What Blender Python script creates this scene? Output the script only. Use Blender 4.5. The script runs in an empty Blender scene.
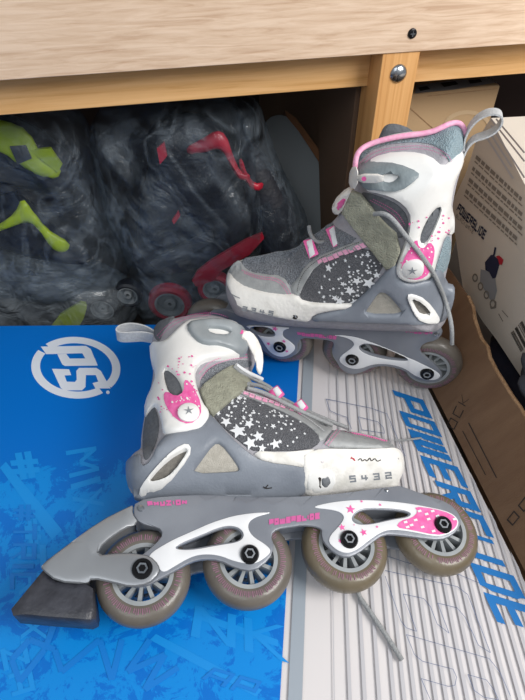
import bpy, math, random
import numpy as np
from mathutils import Vector, noise
from mathutils.geometry import delaunay_2d_cdt
random.seed(7); rng = np.random.RandomState(7)
SC = bpy.context.scene
COL = SC.collection

# ------------------------------------------------------------------ camera
TH = math.radians(43.5); CH = .48; FP = 540.0
cd = bpy.data.cameras.new('camera'); cam = bpy.data.objects.new('camera', cd); COL.objects.link(cam)
cam.location = (0, 0, CH); cam.rotation_euler = (math.pi/2 - TH, 0, 0)
cd.sensor_fit = 'VERTICAL'; cd.sensor_height = 36; cd.lens = FP/700*36; cd.clip_start = .01
SC.camera = cam
# ------------------------------------------------------------------ world
w = bpy.data.worlds.new('world'); SC.world = w; w.use_nodes = True
bg = w.node_tree.nodes['Background']; bg.inputs[0].default_value = (.86, .93, 1, 1); bg.inputs[1].default_value = .42
SC.view_settings.view_transform = 'Standard'; SC.view_settings.look = 'None'
SC.view_settings.gamma = 1; SC.view_settings.exposure = 0; SC.view_settings.use_curve_mapping = False
def area(name, loc, target, size, size_y, power, col):
    l = bpy.data.lights.new(name, 'AREA'); l.shape = 'RECTANGLE'; l.size = size; l.size_y = size_y
    l.energy = power; l.color = col
    o = bpy.data.objects.new(name, l); COL.objects.link(o); o.location = loc
    o.rotation_euler = (Vector(target)-Vector(loc)).to_track_quat('-Z', 'Y').to_euler()
    return o
area('window_light', (.98, -.2, 1.05), (.12, .42, .1), .75, .6, 21.5, (1, .97, .93))
area('fill_light', (-.3, -.9, 1.4), (0, .4, .1), 1.2, 1.0, 9, (.93, .97, 1))  # added soft fill from behind the camera, lifts the shadows

# ------------------------------------------------------------------ projection helpers
CC = np.array([0, 0, CH]); CF = np.array([0, math.cos(TH), -math.sin(TH)]); CU = np.array([0, math.sin(TH), math.cos(TH)])
def ray(u, v): return CF + np.array([1., 0, 0])*(u-262.5)/FP + CU*(350-v)/FP
class Plane:
    kb = 1.
    def __init__(s, o, e1, n):
        s.o = np.array(o, float); s.n = np.array(n, float); s.n /= np.linalg.norm(s.n)
        e = np.array(e1, float); e -= s.n*(e@s.n); s.e1 = e/np.linalg.norm(e); s.e2 = np.cross(s.n, s.e1)
    def to2(s, u, v, off=0.):
        r = ray(u, v); t = ((s.o-CC)@s.n + off)/(r@s.n); p = CC+t*r-s.o
        return (float(p@s.e1), float(p@s.e2))
    def outline(s, pts, off=0., H=None):
        A = np.array([(q[0], q[1], q[2] if len(q) > 2 else off) for q in pts], float)
        r = CF + np.outer((A[:, 0]-262.5)/FP, [1., 0, 0]) + np.outer((350-A[:, 1])/FP, CU)
        def t2(z):
            t = ((s.o-CC)@s.n+z)/(r@s.n); p = CC+t[:, None]*r-s.o; return np.stack([p@s.e1, p@s.e2], 1)
        z = A[:, 2]
        if H is not None:
            z = np.full(len(A), .02)
            for k in range(12): z = .55*z+.45*H(t2(z))
        return [tuple(float(x) for x in q) for q in t2(z)]
    def w(s, a, b, z): return s.o + s.e1*a + s.e2*b + s.n*z
FLAT = Plane((0, 0, 0), (1, 0, 0), (0, 0, 1))

# ------------------------------------------------------------------ materials
def lin(h):
    h = h.lstrip('#'); c = [int(h[i:i+2], 16)/255 for i in (0, 2, 4)]
    return tuple(x/12.92 if x <= .04045 else ((x+.055)/1.055)**2.4 for x in c) + (1,)
MATS = {}
def mat(name, c, rough=.5, c2=None, scale=40, bump=0, bscale=300, metal=0, coat=0, stretch=(1, 1, 1), detail=3, lo=.35, hi=.7, tex='noise', spec=.5):
    m = bpy.data.materials.new(name); m.use_nodes = True; nt = m.node_tree; b = nt.nodes['Principled BSDF']
    b.inputs['Base Color'].default_value = lin(c); b.inputs['Roughness'].default_value = rough
    b.inputs['Metallic'].default_value = metal; b.inputs['Coat Weight'].default_value = coat
    b.inputs['Specular IOR Level'].default_value = spec
    tc = nt.nodes.new('ShaderNodeTexCoord'); mp = nt.nodes.new('ShaderNodeMapping'); mp.inputs['Scale'].default_value = stretch
    nt.links.new(tc.outputs['Object'], mp.inputs[0])
    if c2:
        n = nt.nodes.new('ShaderNodeTexNoise'); n.inputs['Scale'].default_value = scale; n.inputs['Detail'].default_value = detail
        r = nt.nodes.new('ShaderNodeValToRGB'); r.color_ramp.elements[0].color = lin(c); r.color_ramp.elements[1].color = lin(c2)
        r.color_ramp.elements[0].position = lo; r.color_ramp.elements[1].position = hi
        nt.links.new(mp.outputs[0], n.inputs['Vector']); nt.links.new(n.outputs[0], r.inputs[0]); nt.links.new(r.outputs[0], b.inputs['Base Color'])
    if bump:
        n = nt.nodes.new('ShaderNodeTexVoronoi' if tex == 'voronoi' else 'ShaderNodeTexNoise'); n.inputs['Scale'].default_value = bscale
        bp = nt.nodes.new('ShaderNodeBump'); bp.inputs['Strength'].default_value = bump; bp.inputs['Distance'].default_value = .002
        nt.links.new(mp.outputs[0], n.inputs['Vector']); nt.links.new(n.outputs[0], bp.inputs['Height']); nt.links.new(bp.outputs[0], b.inputs['Normal'])
    MATS[name] = m; return m
M = MATS
mat('grey_plastic', '#767c86', .42, '#858b95', 25, .15, 500)
mat('chassis_grey', '#757982', .36, '#868a92', 18, .08, 600, metal=.15)
mat('silver_grey', '#888b90', .3, '#96999d', 20, metal=.35)
mat('white_plastic', '#e4e3e0', .3, '#eeedeb', 30, .05, 400)
mat('worn_white', '#d5d2cb', .5, '#ece9e4', 60, .25, 300, lo=.3, hi=.55)
mat('panel_white', '#dcdde0', .35, '#e6e7e9', 30)
mat('pink', '#e0559b', .45, '#ea74b0', 200)
mat('pale_pink', '#e79bbd', .7, '#efb6cf', 300)
mat('print_pink', '#c65c97', .5)
mat('tick_pink', '#93677f', .5)
mat('dark_mesh', '#5a5b60', .85, '#6c6d72', 900, .8, 900, tex='voronoi', lo=.45, hi=.55)
mat('toe_mesh', '#6d7178', .8, '#8d9197', 700, .8, 700, tex='voronoi', lo=.45, hi=.55)
mat('leather_silver', '#9a9c9d', .45, '#a9abab', 120, .35, 700)
mat('liner_grey', '#a19fa5', .85, '#acaab0', 200, .5, 900)
mat('liner_dark', '#5b5e63', .9, '#6a6d72', 300, .5, 900)
mat('liner_blue', '#8497a0', .85, '#93a4ab', 300, .7, 800, tex='voronoi')
mat('velcro', '#8f8f80', .95, '#a5a594', 120, 1.0, 700)
mat('tyre', '#5f5952', .36, '#6a635b', 60, .1, 300, coat=.15)
mat('tyre_ochre', '#665c4a', .36, '#706553', 60, .1, 300, coat=.15)
mat('core_grey', '#8f9396', .4, '#9da1a3', 60)
mat('black', '#17171a', .35)
mat('bolt_black', '#1d1d1f', .25, metal=.6)
mat('steel', '#b9bcc0', .22, '#8d9095', 150, .3, 60, metal=1)
mat('brake_rubber', '#2b2c33', .42, '#3f4048', 70, .25, 300)
mat('lace', '#8f9193', .85, '#a3a5a6', 600, .6, 900)
mat('star_white', '#dfe1e4', .5)
mat('digit_grey', '#82868c', .5)
mat('beige_insert', '#a5a096', .8, '#b5b0a6', 200, .5, 900)
mat('window_dark', '#6c6862', .85, '#7d7972', 300, .5, 900)
mat('webbing', '#c4c6c8', .7, '#b3b5b7', 400, .5, 900)
mat('cardboard', '#73563f', .9, '#80634a', 14, .15, 200, stretch=(1, 4, 1))
mat('cardboard_light', '#b39672', .88, '#bd9f7a', 10, .1, 200)
mat('cardboard_edge', '#b08c69', .95, '#8e6c4c', 200, .9, 300)
mat('ink', '#2b2521', .8)
mat('ink_blue', '#1d2440', .7)
mat('print_blue', '#146eb4', .45)
mat('logo_white', '#dfe4ee', .45)
mat('stripe_grey', '#b7b6bb', .5, '#bdbbbe', 12)
mat('stripe_wide', '#9aa3ad', .5)
mat('outline_ink', '#5c6b8e', .5)
mat('paper_white', '#d2ced0', .5, '#d8d3d2', 8)
mat('graffiti_light', '#0f8bdb', .42)
mat('graffiti_dark', '#0c79cf', .42)
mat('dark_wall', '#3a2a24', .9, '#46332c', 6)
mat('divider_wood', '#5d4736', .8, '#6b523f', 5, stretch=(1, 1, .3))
mat('floor', '#4a423c', .8, '#5b5149', 10)
mat('neon', '#b6cc1c', .4, '#c3d92a', 30)
mat('red_plastic', '#a81c30', .4, '#c22b40', 30)
mat('black_boot', '#1b1d24', .55, '#2a2d36', 40, .4, 200)
mat('sheet_grey', '#6e7477', .7, '#787e81', 8)
mat('sheet_brown', '#6a4527', .8)
mat('label_grey', '#8e9094', .7)
mat('table_grey', '#b8b1a4', .8, '#c4bdb0', 60)
mat('carton_white', '#cbc2b6', .6, '#d3cabe', 9)
def blue_mat():
    m = mat('carton_blue', '#0470cb', .36, coat=0, spec=.35); nt = m.node_tree; b = nt.nodes['Principled BSDF']
    tc = nt.nodes.new('ShaderNodeTexCoord')
    n = nt.nodes.new('ShaderNodeTexNoise'); n.inputs['Scale'].default_value = 34; n.inputs['Detail'].default_value = 8; n.inputs['Roughness'].default_value = .75; n.inputs['Distortion'].default_value = .5
    s = nt.nodes.new('ShaderNodeSeparateXYZ'); nt.links.new(tc.outputs['Object'], s.inputs[0])
    # the splatter print covers the lower part of the panel
    mr = nt.nodes.new('ShaderNodeMapRange'); mr.inputs[1].default_value = .05; mr.inputs[2].default_value = -.02; mr.inputs[3].default_value = -.25; mr.inputs[4].default_value = .03
    nt.links.new(s.outputs[1], mr.inputs[0])
    ad = nt.nodes.new('ShaderNodeMath'); nt.links.new(n.outputs[0], ad.inputs[0]); nt.links.new(mr.outputs[0], ad.inputs[1])
    r = nt.nodes.new('ShaderNodeValToRGB'); r.color_ramp.elements[0].position = .5; r.color_ramp.elements[1].position = .54
    r.color_ramp.elements[0].color = lin('#036dc8'); r.color_ramp.elements[1].color = lin('#0c86d8')
    nt.links.new(tc.outputs['Object'], n.inputs['Vector']); nt.links.new(ad.outputs[0], r.inputs[0]); nt.links.new(r.outputs[0], b.inputs['Base Color'])
blue_mat()
def wood_mat(name, a, b_, c, sc, stretch, bump=.15):
    m = mat(name, a, .55); nt = m.node_tree; b = nt.nodes['Principled BSDF']
    tc = nt.nodes.new('ShaderNodeTexCoord'); mp = nt.nodes.new('ShaderNodeMapping'); mp.inputs['Scale'].default_value = stretch
    n = nt.nodes.new('ShaderNodeTexNoise'); n.inputs['Scale'].default_value = sc; n.inputs['Detail'].default_value = 6; n.inputs['Roughness'].default_value = .6; n.inputs['Distortion'].default_value = .6
    r = nt.nodes.new('ShaderNodeValToRGB'); e = r.color_ramp.elements
    e[0].position = .3; e[0].color = lin(c); e[1].position = .62; e[1].color = lin(a); x = e.new(.47); x.color = lin(b_)
    bp = nt.nodes.new('ShaderNodeBump'); bp.inputs['Strength'].default_value = bump; bp.inputs['Distance'].default_value = .001
    nt.links.new(tc.outputs['Object'], mp.inputs[0]); nt.links.new(mp.outputs[0], n.inputs['Vector']); nt.links.new(n.outputs[0], r.inputs[0])
    nt.links.new(r.outputs[0], b.inputs['Base Color']); nt.links.new(n.outputs[0], bp.inputs['Height']); nt.links.new(bp.outputs[0], b.inputs['Normal'])
wood_mat('oak_laminate', '#dcc2aa', '#d1b59b', '#bd9d82', 9, (1.6, 6, 26), .3)
wood_mat('pine_rail', '#deb079', '#d5a56b', '#c39255', 5, (.5, 5, 34))
wood_mat('pine_post', '#dba76c', '#cf995d', '#b98149', 5, (34, 5, .5))
def film_mat(name='bag_film', tint='#7f8a95', alpha_lo=.02, alpha_hi=.27):
    m = bpy.data.materials.new(name); m.use_nodes = True; nt = m.node_tree; nt.nodes.remove(nt.nodes['Principled BSDF'])
    out = nt.nodes['Material Output']; tr = nt.nodes.new('ShaderNodeBsdfTransparent'); tr.inputs[0].default_value = (.80, .83, .86, 1)
    g = nt.nodes.new('ShaderNodeBsdfPrincipled'); g.inputs['Base Color'].default_value = lin(tint); g.inputs['Roughness'].default_value = .2; g.inputs['Coat Weight'].default_value = .6
    mx = nt.nodes.new('ShaderNodeMixShader'); tc = nt.nodes.new('ShaderNodeTexCoord')
    n = nt.nodes.new('ShaderNodeTexNoise'); n.inputs['Scale'].default_value = 11; n.inputs['Detail'].default_value = 5; n.inputs['Distortion'].default_value = 1.6
    r = nt.nodes.new('ShaderNodeMapRange'); r.inputs[1].default_value = .35; r.inputs[2].default_value = .75; r.inputs[3].default_value = alpha_lo; r.inputs[4].default_value = alpha_hi
    n2 = nt.nodes.new('ShaderNodeTexNoise'); n2.inputs['Scale'].default_value = 22; n2.inputs['Detail'].default_value = 3; n2.inputs['Distortion'].default_value = 2.5
    bp = nt.nodes.new('ShaderNodeBump'); bp.inputs['Strength'].default_value = .9; bp.inputs['Distance'].default_value = .012
    nt.links.new(tc.outputs['Object'], n.inputs['Vector']); nt.links.new(tc.outputs['Object'], n2.inputs['Vector'])
    n3 = nt.nodes.new('ShaderNodeTexNoise'); n3.inputs['Scale'].default_value = 7; n3.inputs['Detail'].default_value = 2; n3.inputs['Distortion'].default_value = 2.2
    sb = nt.nodes.new('ShaderNodeMath'); sb.operation = 'SUBTRACT'; sb.inputs[1].default_value = .5
    ab = nt.nodes.new('ShaderNodeMath'); ab.operation = 'ABSOLUTE'; rr = nt.nodes.new('ShaderNodeMapRange')
    rr.inputs[1].default_value = 0; rr.inputs[2].default_value = .06; rr.inputs[3].default_value = .17; rr.inputs[4].default_value = 0
    ad = nt.nodes.new('ShaderNodeMath'); ad.use_clamp = True
    nt.links.new(tc.outputs['Object'], n3.inputs['Vector']); nt.links.new(n3.outputs[0], sb.inputs[0]); nt.links.new(sb.outputs[0], ab.inputs[0]); nt.links.new(ab.outputs[0], rr.inputs[0])
    nt.links.new(n.outputs[0], r.inputs[0]); nt.links.new(r.outputs[0], ad.inputs[0]); nt.links.new(rr.outputs[0], ad.inputs[1]); nt.links.new(ad.outputs[0], mx.inputs[0])
    nt.links.new(n2.outputs[0], bp.inputs['Height']); nt.links.new(bp.outputs[0], g.inputs['Normal'])
    nt.links.new(tr.outputs[0], mx.inputs[1]); nt.links.new(g.outputs[0], mx.inputs[2]); nt.links.new(mx.outputs[0], out.inputs[0])
    M[name] = m
film_mat()
film_mat('bag_film_cloudy', '#8f979e', .14, .50)

# ------------------------------------------------------------------ object helpers
def link(name, verts, faces, m, parent=None, smooth=True, sharp=38):
    base = np.array(parent_world(parent)) if parent else np.zeros(3)
    me = bpy.data.meshes.new(name); me.from_pydata([tuple(np.array(v)-base) for v in verts], [], faces)
    me.materials.append(M[m]); me.validate(); me.update()
    if smooth:
        me.polygons.foreach_set('use_smooth', [True]*len(me.polygons)); me.set_sharp_from_angle(angle=math.radians(sharp))
    o = bpy.data.objects.new(name, me); COL.objects.link(o)
    if parent: o.parent = parent
    return o
def parent_world(p):
    v = Vector((0, 0, 0))
    while p: v = v + p.location; p = p.parent
    return tuple(v)
def thing(name, loc, label, cat, group=None):
    o = bpy.data.objects.new(name, None); COL.objects.link(o); o.location = loc; o.empty_display_size = .02
    o['label'] = label; o['category'] = cat
    if group: o['group'] = group
    return o
def struct(o): o['kind'] = 'structure'; return o
def tagged(o, label, cat, group=None):
    o['label'] = label; o['category'] = cat
    if group: o['group'] = group
    return o
def chaikin(p, k=2, closed=True):
    p = [tuple(q) for q in p]
    for _ in range(k):
        r = []; n = len(p)
        rngi = range(n) if closed else range(n-1)
        if not closed: r.append(p[0])
        for i in rngi:
            a, b = p[i], p[(i+1) % n]
            r.append(tuple(.75*x+.25*y for x, y in zip(a, b))); r.append(tuple(.25*x+.75*y for x, y in zip(a, b)))
        if not closed: r.append(p[-1])
        p = r
    return p
def pad(pts, off):  # make every point a triple so smoothing keeps its offset
    return [(q[0], q[1], q[2] if len(q) > 2 else off) for q in pts]
def segs(poly): a = np.array(poly, float)[:, :2]; return a, np.roll(a, -1, 0)
def dist_poly(P, polys):
    P = np.asarray(P, float).reshape(-1, 2); A = np.concatenate([segs(p)[0] for p in polys]); B = np.concatenate([segs(p)[1] for p in polys])
    ab = B-A; l = (ab*ab).sum(1)+1e-18; out = np.empty(len(P))
    for k in range(0, len(P), 2000):
        Q = P[k:k+2000]; qx = Q[:, 0:1]-A[:, 0]; qy = Q[:, 1:2]-A[:, 1]
        t = np.clip((qx*ab[:, 0]+qy*ab[:, 1])/l, 0, 1); dx = qx-t*ab[:, 0]; dy = qy-t*ab[:, 1]
        out[k:k+2000] = np.sqrt((dx*dx+dy*dy).min(1))
    return out
def inside(P, poly):
    P = np.asarray(P, float)[:, :2]; A, B = segs(poly); out = np.empty(len(P), bool)
    dy = B[:, 1]-A[:, 1]; dy = np.where(dy == 0, 1e-30, dy)
    for k in range(0, len(P), 2000):
        x = P[k:k+2000, 0:1]; y = P[k:k+2000, 1:2]
        cr = ((A[:, 1] > y) != (B[:, 1] > y)) & (x < (B[:, 0]-A[:, 0])*(y-A[:, 1])/dy+A[:, 0])
        out[k:k+2000] = cr.sum(1) % 2 == 1
    return out
def resample(poly, step):
    out = []; n = len(poly)
    for i in range(n):
        a = np.array(poly[i][:2]); b = np.array(poly[(i+1) % n][:2]); L = np.linalg.norm(b-a)
        k = max(1, int(L/step)) if step else 1
        for j in range(k): out.append(tuple(a+(b-a)*j/k))
    o2 = [out[0]]
    for q in out[1:]:
        if math.hypot(q[0]-o2[-1][0], q[1]-o2[-1][1]) > 1e-5: o2.append(q)
    return o2
def solid(name, pl, outer, holes, ztop, zbot, m, parent=None, grid=0, ring=0, sharp=38, front_only=False):
    """closed relief: ztop/zbot are numbers or functions of (P, d) with d = distance to the edge"""
    step = grid*1.2 if grid else 0
    polys = [resample(outer, step)] + [resample(h, step) for h in holes]
    pts = []; edges = []
    for p in polys:
        s = len(pts); pts += p; edges += [(s+i, s+(i+1) % len(p)) for i in range(len(p))]
    extra = []
    allp = np.array(polys[0]); mn = allp.min(0); mx = allp.max(0)
    if ring:
        for p in polys:
            a = np.array(p); t = np.roll(a, -1, 0)-np.roll(a, 1, 0); L = np.hypot(t[:, 0], t[:, 1])+1e-12
            nn = np.stack([-t[:, 1]/L, t[:, 0]/L], 1)
            for sgn in (1, -1):
                for f in (.3, 1.):
                    q = a+nn*ring*f*sgn
                    ok = inside(q, polys[0]) & (dist_poly(q, polys) > ring*f*.93)
                    for h in polys[1:]: ok &= ~inside(q, h)
                    extra += [tuple(x) for x in q[ok]]
    if grid:
        xs = np.arange(mn[0], mx[0], grid); ys = np.arange(mn[1], mx[1], grid*.87)
        G = np.array([(x+(grid/2 if j % 2 else 0), y) for j, y in enumerate(ys) for x in xs])
        if len(G):
            ok = inside(G, polys[0])
            for h in polys[1:]: ok &= ~inside(G, h)
            G = G[ok]
            if len(G): G = G[dist_poly(G, polys) > max(grid*.45, ring*1.3)]
            extra += [tuple(x) for x in G]
    vv = [Vector(p) for p in pts+extra]
    r = delaunay_2d_cdt(vv, edges, [], 0, 1e-7)
    V = np.array([tuple(v) for v in r[0]]); F = [f for f in r[2]]
    cen = np.array([V[list(f)].mean(0) for f in F]); ok = inside(cen, polys[0])
    for h in polys[1:]: ok &= ~inside(cen, h)
    F = [tuple(f) for f, k in zip(F, ok) if k]
    d = dist_poly(V, polys)
    zt = ztop(V, d) if callable(ztop) else np.full(len(V), ztop)
    zb = zbot(V, d) if callable(zbot) else np.full(len(V), zbot)
    n = len(V); verts = [pl.w(a[0], a[1], z) for a, z in zip(V, zt)]
    faces = []
    for f in F:
        a, b, c = (V[i] for i in f)
        if (b[0]-a[0])*(c[1]-a[1])-(b[1]-a[1])*(c[0]-a[0]) < 0: f = f[::-1]
        faces.append(f)
    if not front_only:
        verts += [pl.w(a[0], a[1], z) for a, z in zip(V, zb)]
        cnt = {}
        for f in faces:
            for i in range(3): e = (f[i], f[(i+1) % 3]); cnt[e] = 1
        nf = [tuple(i+n for i in f[::-1]) for f in faces]
        wf = [(b, a, a+n, b+n) for (a, b) in cnt if (b, a) not in cnt]
        faces = faces+nf+wf
    return link(name, verts, faces, m, parent, True, sharp)
def prof(x): x = np.clip(x, 0, 1); return np.sqrt(np.maximum(0, 1-(1-x)**2))
def slab(name, pl, outer, z0, z1, m, parent=None, holes=(), r=.0012, grid=0, back_bevel=True):
    return solid(name, pl, outer, list(holes), lambda V, d: z1-r*(1-prof(d/r)), (lambda V, d: z0+r*(1-prof(d/r))) if back_bevel else z0, m, parent, grid, r)
class Field:
    def __init__(s, poly, T, R): s.poly = poly; s.T = T; s.R = R
    def __call__(s, P):
        P = np.asarray(P, float); d = dist_poly(P, [s.poly]); i = inside(P, s.poly)
        return np.where(i, s.T*prof(d/s.R)**1.25, 0.)
def wrap(name, pl, outer, F, lift, m, parent, holes=(), r=.002, grid=.0032, both=True, base=0., edge=.55):
    top = lambda V, d: F(V)+base+lift*(edge+(1-edge)*prof(d/r))
    bot = (lambda V, d: pl.kb*(-F(V)-base-lift*(edge+(1-edge)*prof(d/r)))) if both else (lambda V, d: F(V)+base-.0015)
    return solid(name, pl, outer, list(holes), top, bot, m, parent, grid, r, sharp=50)
def zslab(name, pl, pts, thick, m, parent, k=1, grid=.004, holes=()):
    """plate whose height is a plane fitted through the traced (u, v, z) points"""
    z3 = np.array([q[2] for q in pts]); A = np.array(pl.outline(pts)); C3 = np.c_[A, np.ones(len(A))]; co = np.linalg.lstsq(C3, z3, rcond=None)[0]
    f = lambda V: V[:, 0]*co[0]+V[:, 1]*co[1]+co[2]
    o2 = pl.outline(chaikin([q[:2] for q in pts], k), 0, f)
    return solid(name, pl, o2, [pl.outline(chaikin(h, 1), 0, f) for h in holes], lambda V, d: f(V)-.001*(1-prof(d/.001)), lambda V, d: f(V)-thick, m, parent, grid, .001, 60)
def decal(name, pl, polys, z, m, parent, F=None, lift=.0003):
    if pl is FLAT: z = z*.15+.00025; lift = .00004
    """flat printed marks; one mesh of many small polygons, laid at height z or on field F"""
    verts = []; faces = []
    for ip, p in enumerate(polys):
        nq = len(p); q = [Vector(x[:2]) for x in p]
        if F:
            A = np.array([x[:2] for x in p]); mn, mx = A.min(0), A.max(0)
            if max(mx-mn) > .005:
                p2 = resample(p, .0025); q = [Vector(x) for x in p2]; nq = len(q); A = np.array(p2)
                gx = [(x, y) for x in np.arange(mn[0], mx[0], .0026) for y in np.arange(mn[1], mx[1], .0026)]
                if gx:
                    gx = np.array(gx); gx = gx[inside(gx, A)]
                    if len(gx): gx = gx[dist_poly(gx, [A]) > .0009]
                    q += [Vector(x) for x in gx]
        r = delaunay_2d_cdt(q, [(i, (i+1) % nq) for i in range(nq)], [], 0, 1e-8)
        V = np.array([tuple(v) for v in r[0]]); s = len(verts)
        zz = (F(V) if F else np.zeros(len(V)))+z+lift+(ip % 97)*(.0000008 if pl is FLAT else .000003)
        verts += [pl.w(a[0], a[1], h) for a, h in zip(V, zz)]
        for f in r[2]:
            c = V[list(f)].mean(0)
            if not inside([c], [x[:2] for x in p])[0]: continue
            a, b, cc = (V[i] for i in f)
            if (b[0]-a[0])*(cc[1]-a[1])-(b[1]-a[1])*(cc[0]-a[0]) < 0: f = f[::-1]
            faces.append(tuple(i+s for i in f))
    return link(name, verts, faces, m, parent, False)
def tube(name, pts, r, m, parent=None, k=10, closed=False, cap=True, flat=1.0, up=None, sm=2):
    pts = chaikin(pts, sm, closed) if sm else pts
    P = [Vector(p) for p in pts]; n = len(P); verts = []; faces = []
    N = Vector(up) if up is not None else Vector((0, .3, 1)); prev = None
    for i, p in enumerate(P):
        t = (P[(i+1) % n]-P[i-1]) if (closed or 0 < i < n-1) else (P[1]-P[0] if i == 0 else P[-1]-P[-2])
        t.normalize(); a = N-t*N.dot(t)
        if a.length < 1e-4: a = Vector((1, 0, 0))
        a.normalize()
        if up is None: N = a
        b = t.cross(a)
        for j in range(k):
            w_ = 2*math.pi*j/k; verts.append(tuple(p+a*(r*math.cos(w_))+b*(r*flat*math.sin(w_))))
    for i in range(n if closed else n-1):
        for j in range(k):
            a0 = i*k+j; a1 = i*k+(j+1) % k; b0 = ((i+1) % n)*k+j; b1 = ((i+1) % n)*k+(j+1) % k
            faces.append((a0, b0, b1, a1))
    if not closed: faces += [tuple(range(k)), tuple(range((n-1)*k, n*k))[::-1]]
    return link(name, verts, faces, m, parent)
def ribbon(name, pl, path, width, thick, m, parent, zc=0., closed=False):
    """band standing on edge: a path in the plane, extruded along the normal"""
    p = chaikin([tuple(q) for q in path], 2, closed); a = np.array(p); n = len(a); L = []; Rr = []
    for i in range(n):
        t = a[min(i+1, n-1)]-a[max(i-1, 0)]; t = t/(np.linalg.norm(t)+1e-12); q = np.array([-t[1], t[0]])*thick/2
        L.append(a[i]+q); Rr.append(a[i]-q)
    out = [tuple(x) for x in L]+[tuple(x) for x in Rr[::-1]]
    verts = []; faces = []
    for i in range(n):
        for q, z in ((L[i], zc+width/2), (Rr[i], zc+width/2), (Rr[i], zc-width/2), (L[i], zc-width/2)): verts.append(pl.w(q[0], q[1], z))
    for i in range(n-1):
        for j in range(4): faces.append((i*4+j, i*4+(j+1) % 4, (i+1)*4+(j+1) % 4, (i+1)*4+j))
    faces += [(3, 2, 1, 0), tuple((n-1)*4+j for j in range(4))]
    return link(name, verts, faces, m, parent)
def lathe(name, pl, c, profile, m, parent, k=48, closed=True):
    """profile = [(radius, z)], turned about the plane normal through c"""
    verts = []; faces = []; n = len(profile)
    for i in range(k):
        a = 2*math.pi*i/k
        for r, z in profile: verts.append(pl.w(c[0]+r*math.cos(a), c[1]+r*math.sin(a), z))
    for i in range(k):
        j = (i+1) % k
        for q in range(n if closed else n-1):
            q2 = (q+1) % n; faces.append((i*n+q, j*n+q, j*n+q2, i*n+q2))
    if not closed:
        faces.append(tuple(i*n for i in range(k))[::-1]); faces.append(tuple(i*n+n-1 for i in range(k)))
    return link(name, verts, faces, m, parent)
def box_faces(s): return [(s, s+3, s+2, s+1), (s+4, s+5, s+6, s+7), (s, s+1, s+5, s+4), (s+1, s+2, s+6, s+5), (s+2, s+3, s+7, s+6), (s+3, s, s+4, s+7)]
def box(name, c, ax, m, parent=None, bevel=.001):
    """box at centre c with half-axis vectors ax = (x, y, z)"""
    c = np.array(c, float); X, Y, Z = (np.array(a, float) for a in ax); v = []
    for z in (-1, 1):
        for x, y in ((-1, -1), (1, -1), (1, 1), (-1, 1)): v.append(c+X*x+Y*y+Z*z)
    o = link(name, v, box_faces(0), m, parent, False)
    if bevel:
        b = o.modifiers.new('bevel', 'BEVEL'); b.width = bevel; b.segments = 3
        o.data.polygons.foreach_set('use_smooth', [True]*6)
        o.modifiers.new('normals', 'WEIGHTED_NORMAL')
    return o
def circle(c, r, k=28, ry=None, rot=0):
    ry = ry or r; return [(c[0]+r*math.cos(2*math.pi*i/k)*math.cos(rot)-ry*math.sin(2*math.pi*i/k)*math.sin(rot), c[1]+r*math.cos(2*math.pi*i/k)*math.sin(rot)+ry*math.sin(2*math.pi*i/k)*math.cos(rot)) for i in range(k)]
def star(c, r, rot=0, inner=.42): return [(c[0]+(r if i % 2 == 0 else r*inner)*math.cos(rot+i*math.pi/5), c[1]+(r if i % 2 == 0 else r*inner)*math.sin(rot+i*math.pi/5)) for i in range(10)]

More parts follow.
